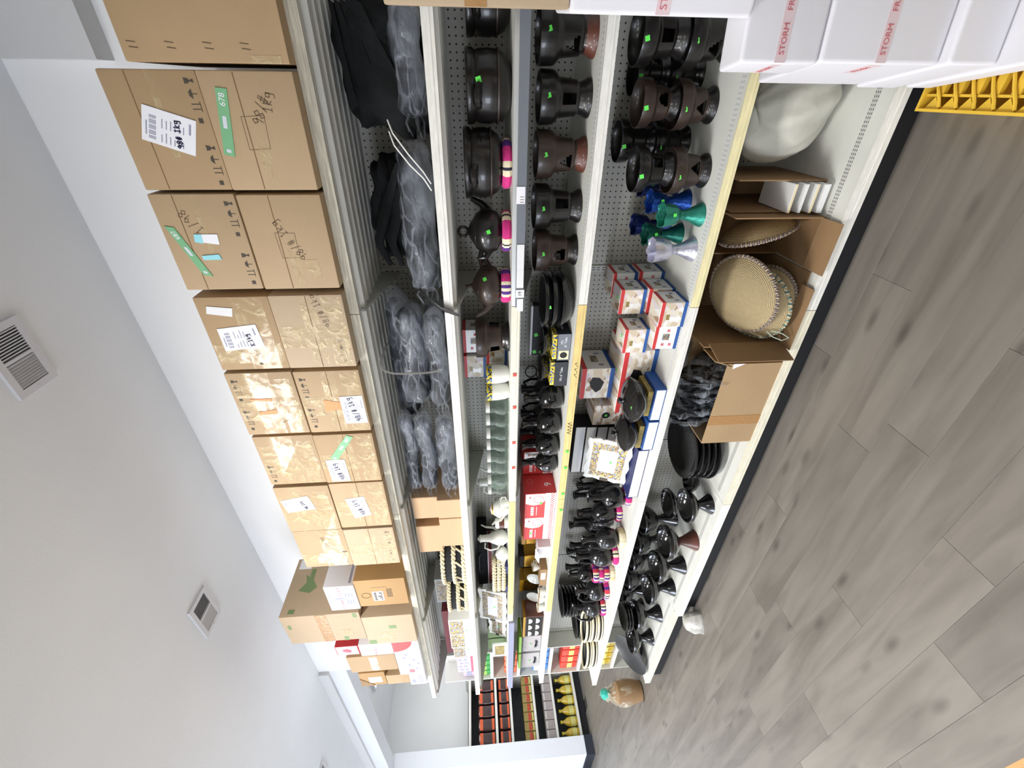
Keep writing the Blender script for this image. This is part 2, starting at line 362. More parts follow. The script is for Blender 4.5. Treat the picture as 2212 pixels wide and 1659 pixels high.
# ------------------------------------------------------------------ geometry helpers
class MB:
    def __init__(s): s.v = []; s.f = []
    def add(s, vs, fs):
        o = len(s.v); s.v += [tuple(x) for x in vs]; s.f += [tuple(i+o for i in f) for f in fs]; return s
    def box(s, x0, x1, y0, y1, z0, z1):
        return s.add([(x0,y0,z0),(x1,y0,z0),(x1,y1,z0),(x0,y1,z0),(x0,y0,z1),(x1,y0,z1),(x1,y1,z1),(x0,y1,z1)],
                     [(0,3,2,1),(4,5,6,7),(0,1,5,4),(1,2,6,5),(2,3,7,6),(3,0,4,7)])
    def obox(s, c, size, m=None):
        m = m or Matrix.Identity(3); hx, hy, hz = (t/2 for t in size); P = []
        for z in (-hz, hz):
            for x, y in ((-hx,-hy),(hx,-hy),(hx,hy),(-hx,hy)): P.append(Vector(c)+m @ Vector((x,y,z)))
        return s.add(P, [(0,3,2,1),(4,5,6,7),(0,1,5,4),(1,2,6,5),(2,3,7,6),(3,0,4,7)])
    def rbox(s, x0, x1, y0, y1, z0, z1, b=.004, seg=1):
        bm = bmesh.new(); bmesh.ops.create_cube(bm, size=1)
        for v in bm.verts: v.co = Vector(((x0+x1)/2+v.co.x*(x1-x0), (y0+y1)/2+v.co.y*(y1-y0), (z0+z1)/2+v.co.z*(z1-z0)))
        bmesh.ops.bevel(bm, geom=list(bm.edges), offset=b, segments=seg, affect='EDGES', profile=.6)
        bm.verts.index_update()
        s.add([v.co[:] for v in bm.verts], [[v.index for v in f.verts] for f in bm.faces]); bm.free(); return s
    def lathe(s, prof, seg=32, c=(0,0,0), sx=1, sy=1, skip=None, wob=None):
        rings = []
        o = len(s.v)
        for j, (r_, z) in enumerate(prof):
            ring = []
            if r_ < 1e-6: s.v.append((c[0], c[1], c[2]+z)); ring = [len(s.v)-1]*seg
            else:
                for k in range(seg):
                    a = 2*PI*k/seg; rr, zz = r_, z
                    if wob: rr, zz = wob(a, j, r_, z)
                    s.v.append((c[0]+rr*sx*math.cos(a), c[1]+rr*sy*math.sin(a), c[2]+zz)); ring.append(len(s.v)-1)
            rings.append(ring)
        for j in range(len(rings)-1):
            for k in range(seg):
                if skip and skip(2*PI*(k+.5)/seg, (prof[j][1]+prof[j+1][1])/2, j): continue
                k2 = (k+1) % seg; q = []
                for i in (rings[j][k], rings[j][k2], rings[j+1][k2], rings[j+1][k]):
                    if i not in q: q.append(i)
                if len(q) > 2: s.f.append(tuple(q))
        return s
    def tube(s, pts, r_, seg=8, closed=False, caps=True, flat=1.0):
        P = [Vector(p) for p in pts]; n = len(P); rs = r_ if isinstance(r_, (list, tuple)) else [r_]*n
        up = None; rings = []
        for i in range(n):
            t = (P[(i+1) % n]-P[i-1]) if closed else (P[min(i+1, n-1)]-P[max(i-1, 0)])
            t.normalize()
            if up is None:
                up = Vector((0,0,1)) if abs(t.z) < .9 else Vector((1,0,0))
            sd = t.cross(up)
            if sd.length < 1e-5: sd = t.cross(Vector((0,1,0)))
            sd.normalize(); up = sd.cross(t).normalized()
            ring = []
            for k in range(seg):
                a = 2*PI*k/seg
                s.v.append(tuple(P[i]+sd*(rs[i]*math.cos(a))+up*(rs[i]*flat*math.sin(a)))); ring.append(len(s.v)-1)
            rings.append(ring)
        m = n if closed else n-1
        for i in range(m):
            A, B = rings[i], rings[(i+1) % n]
            for k in range(seg):
                k2 = (k+1) % seg; s.f.append((A[k], A[k2], B[k2], B[k]))
        if caps and not closed:
            s.f.append(tuple(reversed(rings[0]))); s.f.append(tuple(rings[-1]))
        return s
    def poly(s, pts2, y0, y1, plane='XZ'):
        """outline in the XZ plane (or XY / YZ) given a thickness"""
        n = len(pts2)
        def P(a, b, d): return {'XZ': (a, d, b), 'XY': (a, b, d), 'YZ': (d, a, b)}[plane]
        vs = [P(a, b, y0) for a, b in pts2]+[P(a, b, y1) for a, b in pts2]
        fs = [tuple(range(n)), tuple(reversed(range(n, 2*n)))]+[(i, i+n, (i+1) % n+n, (i+1) % n) for i in range(n)]
        return s.add(vs, fs)
    def build(s, name, material, parent=None, smooth=False, ang=38):
        me = bpy.data.meshes.new(name); me.from_pydata(s.v, [], s.f)
        bm = bmesh.new(); bm.from_mesh(me); bmesh.ops.recalc_face_normals(bm, faces=bm.faces); bm.to_mesh(me); bm.free()
        me.materials.append(MATS[material])
        if smooth:
            me.polygons.foreach_set('use_smooth', [True]*len(me.polygons)); me.set_sharp_from_angle(angle=R(ang))
        me.update()
        o = bpy.data.objects.new(name, me); col.objects.link(o)
        if parent: o.parent = parent
        return o
def tag(o, label, cat, group=None, kind=None):
    o['label'] = label; o['category'] = cat
    if group: o['group'] = group
    if kind: o['kind'] = kind
    return o
def thing(name, label, cat, loc=(0,0,0), rotz=0, group=None):
    o = bpy.data.objects.new(name, None); o.empty_display_size = .05; col.objects.link(o)
    o.location = loc; o.rotation_euler = (0, 0, rotz)
    return tag(o, label, cat, group)
def struct(o): o['kind'] = 'structure'; return o
def dup(root, loc, rotz, label, group=None):
    r_ = root.copy(); col.objects.link(r_); r_.location = loc; r_.rotation_euler = (0, 0, rotz); r_['label'] = label
    if group: r_['group'] = group
    for ch in list(root.children):
        c_ = ch.copy(); col.objects.link(c_); c_.parent = r_
        for g in list(ch.children):
            d_ = g.copy(); col.objects.link(d_); d_.parent = c_
    return r_
def text_part(txt, parent, material, size, loc, rot=(PI/2, 0, 0), name='lettering', align='CENTER', depth=.0003):
    cu = bpy.data.curves.new(name, 'FONT'); cu.body = txt; cu.size = size; cu.align_x = align; cu.align_y = 'CENTER'; cu.extrude = depth; cu.resolution_u = 3
    tmp = bpy.data.objects.new(name, cu); col.objects.link(tmp)
    dg = bpy.context.evaluated_depsgraph_get(); me = bpy.data.meshes.new_from_object(tmp.evaluated_get(dg))
    bpy.data.objects.remove(tmp); bpy.data.curves.remove(cu)
    me.materials.clear(); me.materials.append(MATS[material]); me.name = name
    o = bpy.data.objects.new(name, me); col.objects.link(o); o.parent = parent; o.location = loc; o.rotation_euler = rot
    return o
def ribbon(mb, pts, wd, y):
    """pen stroke on a front (XZ) plane"""
    for (a, b), (c_, d) in zip(pts[:-1], pts[1:]):
        dx, dz = c_-a, d-b; L = math.hypot(dx, dz) or 1; nx, nz = -dz/L*wd/2, dx/L*wd/2
        ex, ez = dx/L*wd*.3, dz/L*wd*.3
        mb.poly([(a-ex+nx, b-ez+nz), (a-ex-nx, b-ez-nz), (c_+ex-nx, d+ez-nz), (c_+ex+nx, d+ez+nz)], y, y-.0004)
    return mb
def sticker(parent, pos, nrm, size=.016, material='price_green', spin=.3, name='price_sticker', sy=None):
    n = Vector(nrm).normalized(); q = n.to_track_quat('Z', 'Y').to_matrix() @ Matrix.Rotation(spin, 3, 'Z')
    return MB().obox(Vector(pos)+n*.0006, (size, sy or size, .0012), q).build(name, material, parent)
CAMDIR = lambda x, y, z: Vector((-x, -y, 1.545-z)).normalized()
ORD = ['first', 'second', 'third', 'fourth', 'fifth', 'sixth', 'seventh', 'eighth', 'ninth', 'tenth', 'eleventh', 'twelfth', 'thirteenth']
# ------------------------------------------------------------------ the room
CEIL = 3.3
fl = struct(MB().box(-9.2, 3.6, -5, 4.4, -.10, -.012).build('floor', 'slab'))
PL, PW = 1.22, .18
pm = MB().rbox(-PL/2+.0003, PL/2-.0003, -PW/2+.0003, PW/2-.0003, -.0118, 0, .0007).build('plank', 'plank', fl)
pm_mesh = pm.data; first = True
rowi = 0; yy = -1.26
offs = [.31, .92, .08, .63, .44, 1.07, .22, .79, .55, .02, .70, .36, .95, .16]
while yy < 3.5:
    x = 3.6 - PL/2 - offs[rowi % len(offs)] + .4
    while x > -9.3+PL/2:
        if first: o = pm; first = False
        else:
            o = bpy.data.objects.new('plank', pm_mesh); col.objects.link(o); o.parent = fl
        o.location = (x, yy, 0); x -= PL
    yy += PW; rowi += 1
for nm, b_, m_ in [('ceiling', (-9.2, 3.6, -5, 4.4, CEIL, CEIL+.1), 'ceiling_paint'),
                   ('wall_back', (-4.99, 3.6, 2.2, 2.34, 0, CEIL), 'wall_paint'),
                   ('wall_left', (-9.2, -9.06, -5, 4.4, 0, CEIL), 'wall_paint'),
                   ('wall_alcove', (-9.06, -4.99, 4.3, 4.4, 0, CEIL), 'wall_paint'),
                   ('wall_return', (-5.10, -4.99, 2.34, 4.3, 0, CEIL), 'wall_paint'),
                   ('wall_right', (3.5, 3.6, -5, 2.2, 0, CEIL), 'wall_paint'),
                   ('wall_pillar', (-9.06, -8.34, 2.22, 2.455, 0, CEIL-.27), 'cool_paint'),
                   ('trim_1', (-9.06, -4.99, 2.2, 2.40, 3.03, CEIL), 'cool_paint')]:
    struct(MB().box(*b_).build(nm, m_))
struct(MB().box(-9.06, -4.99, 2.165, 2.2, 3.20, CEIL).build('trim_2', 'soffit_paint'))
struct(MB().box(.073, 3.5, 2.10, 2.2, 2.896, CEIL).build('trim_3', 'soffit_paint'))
struct(MB().box(-9.06, -8.325, 2.205, 2.456, 0, .13).build('baseboard_pillar', 'baseboard_dark'))
struct(MB().box(-9.06, -9.045, -5, 2.2, 0, .10).build('baseboard_left', 'baseboard_dark'))
# front wall with the shop window the daylight comes through
wf = MB(); wf.box(-9.2, -8.1, -5, -4.9, 0, CEIL); wf.box(-4.3, 3.6, -5, -4.9, 0, CEIL); wf.box(-8.1, -4.3, -5, -4.9, 0, .45); wf.box(-8.1, -4.3, -5, -4.9, 2.45, CEIL)
struct(wf.build('wall_front', 'wall_paint'))
w1 = struct(MB().box(-8.1, -4.3, -4.99, -4.97, .45, 2.45).build('window_1', 'window_sky'))
wfm = MB()
for x in (-8.1, -6.85, -5.58, -4.35): wfm.box(x, x+.05, -4.97, -4.90, .45, 2.45)
wfm.box(-8.1, -4.3, -4.97, -4.90, .45, .5); wfm.box(-8.1, -4.3, -4.97, -4.90, 2.40, 2.45)
wfm.build('window_frame', 'aluminium', w1)

# ceiling light panels (out of the picture, above and behind the camera, plus one added in the alcove)
spot = ['over the aisle beside the cartons', 'over the middle of the aisle', 'over the far end of the aisle', 'behind the camera in the second row',
        'in the second row, second from the near end', 'in the second row, third from the near end', 'at the far end of the second row', 'added in the alcove to lighten the far wall']
for i, (lx, ly) in enumerate(LAMPS):
    t = thing('ceiling_light', 'flush white ceiling light panel ' + spot[i], 'light', (lx, ly, CEIL), 0, 'ceiling light panels')
    f = MB()
    for a in ((-.62, .62, -.32, -.29), (-.62, .62, .29, .32), (-.62, -.59, -.29, .29), (.59, .62, -.29, .29)): f.box(a[0], a[1], a[2], a[3], -.035, 0)
    f.build('frame', 'vent_white', t)
    MB().box(-.59, .59, -.29, .29, -.020, -.004).build('diffuser', 'diffuser', t)

# ceiling vents
def vent(label, x, y, wx, wy):
    t = thing('ceiling_vent', label, 'vent', (x, y, CEIL), 0, 'ceiling vents')
    f = MB(); b = .028
    f.box(-wx/2, wx/2, -wy/2, -wy/2+b, -.012, 0).box(-wx/2, wx/2, wy/2-b, wy/2, -.012, 0).box(-wx/2, -wx/2+b, -wy/2+b, wy/2-b, -.012, 0).box(wx/2-b, wx/2, -wy/2+b, wy/2-b, -.012, 0)
    f.box(-.006, .006, -wy/2+b, wy/2-b, -.012, 0)
    f.build('frame', 'vent_white', t)
    MB().box(-wx/2+b, wx/2-b, -wy/2+b, wy/2-b, -.003, -.0005).build('duct', 'vent_dark', t)
    for side in (-1, 1):
        n = 9; x0 = side*.010; x1 = side*(wx/2-b-.002)
        m3 = Matrix.Rotation(side*R(38), 3, 'Y')
        for k in range(n):
            xx = x0+(x1-x0)*(k+.5)/n
            MB().obox((xx, 0, -.008), (.0085, wy-2*b, .0012), m3).build('louver', 'vent_white', t)
    MB().lathe([(0, -.016), (.004, -.015), (.004, -.012), (0, -.012)], 10, (-wx/2+.012, 0, 0)).build('screw', 'vent_white', t)
    return t
vent('white louvred ceiling vent nearest the cartons at the near end', -.868, 1.578, .275, .178)
vent('white louvred ceiling vent further along the ceiling', -2.708, 1.594, .288, .178)
vent('white louvred ceiling vent at the far end by the beam', -5.85, 1.60, .288, .178)

# ------------------------------------------------------------------ gondola shelving run
YB = 2.15
SH = [('S1', 1.662, 2.052), ('S2', 1.658, 1.674), ('S3', 1.703, 1.397), ('S4', 1.703, 1.110), ('S5', 1.650, .639)]
JX = [.46, -.759, -1.978, -3.197, -4.40]
LIPS = [['lip_worn', 'lip_white', 'aluminium', 'lip_white', 'lip_pale', 'lip_white'],
        ['lip_worn', 'lip_white', 'lip_cream', 'lip_yellow', 'lip_white', 'lip_cream'],
        ['lip_worn', 'lip_white', 'lip_yellow', 'lip_yellow', 'lip_white', 'lip_white'],
        ['lip_worn', 'lip_white', 'lip_cream', 'lip_white', 'lip_white', 'lip_cream']]
SECL = ['white metal shelving bay nearest the camera, holding clay braziers', 'white metal shelving bay with picture boxes, second from the near end',
        'white metal shelving bay with red boxes, third from the near end', 'white metal shelving bay at the far end of the run']
def shelf_mesh(w_, yf, t, ribs):
    pts = [(yf, t), (YB-.008, t), (YB-.008, t-.03)]
    n = ribs; span = (YB-.02)-(yf+.03); st = span/n
    for i in range(n):
        y1 = YB-.02-i*st
        pts += [(y1, t-.030), (y1-.012, t-.046), (y1-st*.62, t-.046), (y1-st*.62-.012, t-.030)]
    pts += [(yf+.016, t-.030), (yf+.016, t-.034), (yf, t-.034)]
    mb = MB(); mb.poly(pts, -w_/2+.001, w_/2-.001, 'YZ'); return mb
for k in range(4):
    xa, xb = JX[k+1], JX[k]; w_ = xb-xa; xc = (xa+xb)/2
    t = thing('shelving_bay', SECL[k], 'shelving', (xc, 0, 0), 0, 'shelving bays along the wall')
    MB().box(-w_/2+.0165, w_/2-.0165, YB, YB+.012, .10, 2.04).build('back_panel', 'pegboard', t)
    for sx in ((-1, 1) if k == 0 else (-1,)):
        u = MB().box(sx*w_/2-.016, sx*w_/2+.016, YB-.006, YB+.04, .02, 2.05).build('upright', 'grey_metal', t)
        sl = MB()
        for q in range(74):
            for d in (-.006, .006): sl.box(sx*w_/2+d-.0016, sx*w_/2+d+.0016, YB-.0068, YB-.0058, .12+q*.0254, .12+q*.0254+.014)
        sl.build('upright_slots', 'ink_black', u)
    for i, (nm, yf, z) in enumerate(SH):
        s = shelf_mesh(w_, yf, z, 6 if i == 0 else 5).build('shelf', 'white_metal', t)
        MB().box(-w_/2+.0015, w_/2-.0015, yf-.006, yf-.0005, z-.034, z+.003).box(-w_/2+.0015, w_/2-.0015, yf-.0075, yf-.006, z-.022, z-.018).build('front_lip', LIPS[k][i], s)
        if i in (3, 4): MB().box(-w_/2+.02, w_/2-.02, yf+.028, yf+.0535, z-.0005, z+.0003).build('slot_rows', 'shelf_holes', s)
        for sx in (-1, 1): MB().poly([(yf+.03, z-.048), (yf+.03, z-.034), (YB-.009, z-.034), (YB-.009, z-.14)], sx*(w_/2-.003)-.0015, sx*(w_/2-.003)+.0015, 'YZ').build('bracket', 'grey_metal', s)
    yf = 1.595 if k < 3 else 1.632
    d = MB().box(-w_/2+.001, w_/2-.001, yf, YB-.001, .128, .162).build('base_deck', 'white_metal', t)
    MB().box(-w_/2+.0015, w_/2-.0015, yf-.008, yf-.0005, .118, .166).box(-w_/2+.0015, w_/2-.0015, yf-.0095, yf-.008, .136, .141).build('front_lip', LIPS[k][5], d)
    MB().box(-w_/2+.03, w_/2-.03, yf+.062, yf+.0875, .1615, .1623).build('slot_rows', 'deck_holes', d)
    MB().box(-w_/2, w_/2, yf+.055, yf+.075, 0, .128).build('kick_plate', 'kick_black', t)
    if k == 0:      # grey price rail with label cards on the third shelf
        rl = MB().box(-w_/2+.002, w_/2-.004, 1.681, 1.6955, 1.352, 1.384).build('price_rail', 'rail_grey', t)
        for (x, ww, zz, hh, m_) in [(-.318, .058, 1.372, .032, 'paper'), (-.545, .10, 1.368, .028, 'card_white'), (-.632, .075, 1.368, .028, 'card_white'), (-.695, .034, 1.367, .034, 'paper'), (-.745, .055, 1.366, .026, 'card_white'), (.235, .05, 1.368, .03, 'card_white')]:
            c_ = MB().box(x-xc-ww/2, x-xc+ww/2, 1.6785, 1.6808, zz-hh/2, zz+hh/2).build('price_card', m_, rl)
            if x == -.318:
                for q in range(9): MB().box(x-xc-.024+q*.003, x-xc-.024+q*.003+.0016, 1.6778, 1.6785, 1.360, 1.374).build('barcode_bar', 'pencil', c_) if q % 3 == 0 else None
            if x == -.695: text_part('19', c_, 'ink_black', .02, (x-xc, 1.678, zz))
    if k == 3:
        MB().box(-w_/2+.002, w_/2-.10, 1.681, 1.6955, 1.352, 1.394).build('price_rail', 'rail_blue', t)
    # small red and green dot stickers on the cream lips
    for (kk, x, zz, yy_, m_) in [(1, -1.10, 1.381, 1.6965, 'red_sticker'), (1, -1.29, 1.379, 1.6965, 'red_sticker'), (1, -1.52, 1.379, 1.6965, 'red_sticker'), (1, -1.70, 1.379, 1.6965, 'red_sticker'),
                                 (1, -1.60, 1.092, 1.6965, 'price_green'), (1, -1.72, 1.092, 1.6965, 'price_green'), (1, -1.93, 1.09, 1.6965, 'price_green'), (2, -2.07, 1.09, 1.6965, 'price_green')]:
        if kk == k: sticker(t, (x-xc, yy_-.0018, zz), (0, -1, 0), .017, m_, .1)
    if k == 1:
        hw = MB(); hw2 = MB()
        for q in range(4): ribbon(hw, [(-1.47+.02*q-xc-.01, 1.082), (-1.47+.02*q-xc, 1.104), (-1.462+.02*q-xc, 1.084)], .002, 1.6955)
        for q in range(3): ribbon(hw2, [(-1.12+.03*q-xc-.01, 1.086), (-1.12+.03*q-xc+.008, 1.1), (-1.12+.03*q-xc+.014, 1.088)], .0016, 1.6955)
        hw.build('pen_marks', 'ink_black', t); hw2.build('pen_marks', 'ink_black', t)

# ------------------------------------------------------------------ cartons on the top shelf
STROKES = {'9': [[(.9, .6), (.5, 1), (.1, .7), (.5, .45), (.9, .7), (.8, 0)]], '8': [[(.5, .5), (.9, .75), (.5, 1), (.1, .75), (.9, .25), (.5, 0), (.1, .25), (.5, .5)]],
           '#': [[(.3, 0), (.4, 1)], [(.6, 0), (.7, 1)], [(.1, .35), (.9, .35)], [(.1, .65), (.9, .65)]], '1': [[(.3, .8), (.5, 1), (.5, 0)], [(.2, 0), (.8, 0)]],
           'k': [[(.2, 1), (.2, 0)], [(.8, .6), (.2, .3), (.8, 0)]], 'g': [[(.8, .6), (.2, .6), (.2, .2), (.8, .2), (.8, .6), (.8, -.3), (.3, -.4)]],
           'X': [[(.1, 0), (.9, 1)], [(.1, 1), (.9, 0)]], 'Y': [[(.1, 1), (.5, .5), (.9, 1)], [(.5, .5), (.4, 0)]], '/': [[(.2, -.1), (.8, 1.1)]], ' ': [],
           '4': [[(.7, 0), (.7, 1), (.1, .35), (.95, .35)]], 'P': [[(.2, 0), (.2, 1), (.8, .85), (.8, .6), (.2, .5)]]}
def writing(parent, txt, x, z, size, ang, material, y, wd=.0028):
    mb = MB(); ca, sa = math.cos(ang), math.sin(ang); cx = 0
    for ch in txt:
        for st in STROKES.get(ch, []):
            ribbon(mb, [(x+(cx+a*size*.62)*ca-b*size*sa, z+(cx+a*size*.62)*sa+b*size*ca) for a, b in st], wd, y)
        cx += size*(.72 if ch != ' ' else .5)
    if mb.v: return mb.build('handwriting', material, parent)
def bil(q, u, v):
    TR, BR, BL, TL = q
    return tuple((BL[i]*(1-u)+BR[i]*u)*(1-v)+(TL[i]*(1-u)+TR[i]*u)*v for i in (0, 1))
def ship_label(t, q, txt, ox, oz, flip=False):
    q = [(a-ox, b-oz) for a, b in q]
    lb = MB().poly(q, 0, -.0026).build('shipping_label', 'paper', t)
    pr = MB()
    def blk(u0, u1, v0, v1):
        if flip: v0, v1 = 1-v1, 1-v0
        pr.poly([bil(q, u0, v0), bil(q, u1, v0), bil(q, u1, v1), bil(q, u0, v1)], -.0026, -.0029)
    n = 22
    for k in range(n):
        if k % 5 != 3: blk(.12+.68*k/n, .12+.68*(k+.62)/n, .74, .87)
    blk(.2, .6, .905, .93)
    for r_ in range(6):
        blk(.1, .1+random.uniform(.15, .3), .62-.08*r_, .64-.08*r_); blk(.5, .5+random.uniform(.15, .35), .62-.08*r_, .64-.08*r_)
    blk(.55, .85, .09, .13)
    pr.build('label_printing', 'print_grey', lb)
    a = bil(q, .10, .22); s = math.dist(q[0], q[3])
    writing(lb, txt, a[0], a[1], s*.165, math.atan2(q[0][1]-q[3][1], q[0][0]-q[3][0])+.25, 'ink', -.0030, .0030)
def sticker_strip(t, q, txt, ox, oz, material='green_sticker'):
    q = [(a-ox, b-oz) for a, b in q]
    st = MB().poly(q, 0, -.0024 if material != 'cyan_sticker' else -.0029).build('tape_sticker', material, t)
    if txt:
        an = math.atan2(q[0][1]-q[3][1], q[0][0]-q[3][0]); p = bil(q, .84, .5)
        text_part(txt, st, 'paper', math.dist(q[0], q[1])*.72, (p[0], -.0026, p[1]), (PI/2, -an, 0))
        pr = MB(); pr.poly([bil(q, .42, .35), bil(q, .6, .35), bil(q, .6, .7), bil(q, .42, .7)], -.0024, -.0027)
        pr.poly([bil(q, .05, .3), bil(q, .1, .3), bil(q, .1, .7), bil(q, .05, .7)], -.0024, -.0027); pr.build('sticker_printing', 'skyline', st)
def handling(t, w_, z, n=4, both=True, s=.026, xs=(-.42, -.32, -.22, -.12)):
    mb = MB()
    if both: handling(t, w_, z, n, False, s, (.12, .22, .32, .42))
    for i, fx in enumerate(xs):
        x = fx*w_; k = i % 4
        if k == 0: mb.poly([(x-s*.4, z), (x+s*.1, z), (x+s*.1, z+s*.5), (x-s*.4, z+s*.5)], 0, -.0006)
        elif k == 1:
            for d in (-.3, .2): mb.poly([(x+d*s, z-s*.2), (x+d*s+s*.09, z-s*.2), (x+d*s+s*.09, z+s*.7), (x+d*s, z+s*.7)], 0, -.0006)
            mb.poly([(x-s*.5, z-s*.3), (x+s*.5, z-s*.3), (x+s*.5, z-s*.22), (x-s*.5, z-s*.22)], 0, -.0006)
        elif k == 2: mb.poly([(x-s*.5, z+s*.25), (x-s*.2, z+s*.62), (x+s*.2, z+s*.62), (x+s*.5, z+s*.25)], 0, -.0006).poly([(x-s*.04, z-s*.3), (x+s*.04, z-s*.3), (x+s*.04, z+s*.3), (x-s*.04, z+s*.3)], 0, -.0006)
        else: mb.poly([(x-s*.3, z+s*.7), (x+s*.3, z+s*.7), (x+s*.22, z+s*.25), (x, z+s*.1), (x-s*.22, z+s*.25)], 0, -.0006).poly([(x-s*.2, z-s*.3), (x+s*.2, z-s*.3), (x+s*.04, z+s*.15), (x-s*.04, z+s*.15)], 0, -.0006)
    return mb.build('handling_marks', 'mark_dark', t)
def hand_hole(t, q, ox, oz):
    q = [(a-ox, b-oz) for a, b in q]; mb = ribbon(MB(), q+[q[0]], .0016, 0); return mb.build('hand_hole_outline', 'pencil', t)
def carton(label, x0, x1, z0, z1, yf=1.605, depth=.40, m='cardboard', tapes=(), seam=False, rot=0, name='cardboard_carton', group='cardboard cartons on the top shelf', cat='carton'):
    w_ = x1-x0; h = z1-z0; ox, oz = (x0+x1)/2, z0
    t = thing(name, label, cat, (ox, yf, oz), rot, group)
    MB().rbox(-w_/2, w_/2, 0, depth, 0, h, .006, 2).build('body', m, t, True)
    if seam:
        zs = h*seam if seam is not True else h*.5
        sm = MB().box(-w_/2+.004, w_/2-.004, -.0006, .001, zs-.0014, zs+.0014)
        sm.build('flap_seam', 'cardboard_edge', t)
    for q, (a, b, c_, d) in enumerate(tapes):
        MB().add([(-w_/2+a*w_, -.0005-.0004*q, c_*h), (-w_/2+b*w_, -.0005-.0004*q, c_*h), (-w_/2+b*w_, -.0005-.0004*q, d*h), (-w_/2+a*w_, -.0005-.0004*q, d*h)], [(0, 1, 2, 3)]).build('packing_tape', 'tape', t)
    return t, ox, oz
A = []
t, ox, oz = carton('plain tall cardboard carton at the near end, beside the ceiling soffit', .052, .40, 2.055, 2.50, 1.60, .42, 'cardboard_b')
for k in range(4): writing(t, '//', -.145, .40-.10*k, .018, .2, 'pencil', -.0002, .0022)
MB().box(-.174, -.155, -.0010, .0006, .02, .12).build('packing_tape', 'tape', t)
# pairs of cartons, lower and upper, from the near end
P = [(-.285, .036), (-.628, -.299), (-.972, -.652), (-1.325, -.992), (-1.652, -1.338), (-2.008, -1.664), (-2.352, -2.022)]
who = ['first pair from the near end', 'second pair of the top row', 'third pair of the top row', 'fourth pair of the top row', 'fifth pair of the top row', 'sixth pair of the top row', 'seventh pair of the top row']
LOWD = ['faint rectangle and pencilled note', 'pencilled note and shiny patch', 'broad shiny tape across the middle', 'white label and orange sticker', 'slanted green sticker and white label', 'white label near its foot', 'shiny tape and no label']
UPD = ['large tilted white shipping label', 'slanted green and small blue stickers', 'white shipping label and a torn sticker', 'two orange stickers and shiny tape', 'broad shiny tape patch', 'faded white label', 'shiny tape and a pencilled note']
LOW, UP = [], []
for k, (xa, xb) in enumerate(P):
    j = [0, .004, -.003, .005, 0, -.004, .003][k]
    big = k >= 2
    tp = [(.01, .99, .38, .60), (.03, .97, .04, .30), (.30, .60, .02, .98)] if big else [(.02, .45, .44, .56)]
    t, ox, oz = carton('lower carton with %s, %s' % (LOWD[k], who[k]), xa, xb, 2.056, 2.328, 1.605+.004*(k % 2), .40, ['cardboard', 'cardboard', 'cardboard_d', 'cardboard', 'cardboard_b', 'cardboard', 'cardboard_d'][k], tp, .62 if k in (0, 1) else .5)
    LOW.append((t, ox, oz))
    tp = [(.01, .99, .10, .52), (.1, .38, .03, .97)] if big else [(.3, 1, .45, .52)]
    if k in (3, 4, 5): tp = [(.01, .99, .36, .74), (.25, .55, .03, .97), (.62, .82, .05, .95), (.02, .9, .06, .3)]
    t, ox, oz = carton('upper carton with %s, %s' % (UPD[k], who[k]), xa+j, xb+j, 2.330, 2.600, 1.605+.006*((k+1) % 2), .40, ['cardboard_b', 'cardboard', 'cardboard_b', 'cardboard', 'cardboard', 'cardboard', 'cardboard'][k], tp, .72 if k in (0, 1) else False)
    UP.append((t, ox, oz))
ship_label(UP[0][0], [(-.048, 2.508), (-.091, 2.371), (-.186, 2.407), (-.139, 2.546)], '98# 1kg', *UP[0][1:])
sticker_strip(LOW[0][0], [(-.005, 2.284), (-.008, 2.252), (-.187, 2.286), (-.18, 2.317)], '678', *LOW[0][1:])
hand_hole(LOW[0][0], [(-.078, 2.235), (-.075, 2.167), (-.164, 2.173), (-.167, 2.236)], *LOW[0][1:])
writing(LOW[0][0], '98/#', .018, .125, .03, -.5, 'pencil', -.0004, .002); writing(LOW[0][0], '1kg', .055, .085, .026, -.2, 'pencil', -.0004, .002)
handling(UP[0][0], .32, .02)
sticker_strip(UP[1][0], [(-.395, 2.585), (-.400, 2.556), (-.572, 2.490), (-.566, 2.520)], '687', *UP[1][1:])
sticker_strip(UP[1][0], [(-.423, 2.499), (-.424, 2.425), (-.459, 2.428), (-.448, 2.504)], '', *UP[1][1:], material='paper')
sticker_strip(UP[1][0], [(-.423, 2.501), (-.424, 2.476), (-.455, 2.48), (-.449, 2.506)], '', *UP[1][1:], material='cyan_sticker')
sticker_strip(UP[1][0], [(-.497, 2.501), (-.493, 2.443), (-.511, 2.438), (-.512, 2.5)], '', *UP[1][1:], material='cyan_sticker')
hand_hole(LOW[1][0], [(-.423, 2.236), (-.424, 2.17), (-.51, 2.171), (-.511, 2.232)], *LOW[1][1:])
writing(LOW[1][0], '98/# 1kg', -.045, .085, .028, .55, 'pencil', -.0004, .002); handling(UP[1][0], .32, .02); writing(UP[1][0], '1/98', .05, .13, .03, .6, 'pencil', -.0004, .002)
MB().rbox(-.12, -.055, -.0015, .0005, .055, .10, .0004).build('packing_tape', 'tape', LOW[1][0])
ship_label(UP[2][0], [(-.785, 2.555), (-.769, 2.407), (-.868, 2.399), (-.884, 2.555)], 'X 1kg', *UP[2][1:])
sticker_strip(UP[2][0], [(-.69, 2.56), (-.70, 2.47), (-.735, 2.48), (-.72, 2.57)], '', *UP[2][1:], material='card_white')
writing(LOW[2][0], '98/# 1kg', .03, .06, .026, .3, 'pencil', -.0004, .002); handling(UP[2][0], .3, .1, both=False)
hm = handling(LOW[2][0], .30, .035, both=False)
sticker_strip(UP[3][0], [(-1.119, 2.534), (-1.121, 2.446), (-1.133, 2.448), (-1.126, 2.534)], '', *UP[3][1:], material='orange_sticker')
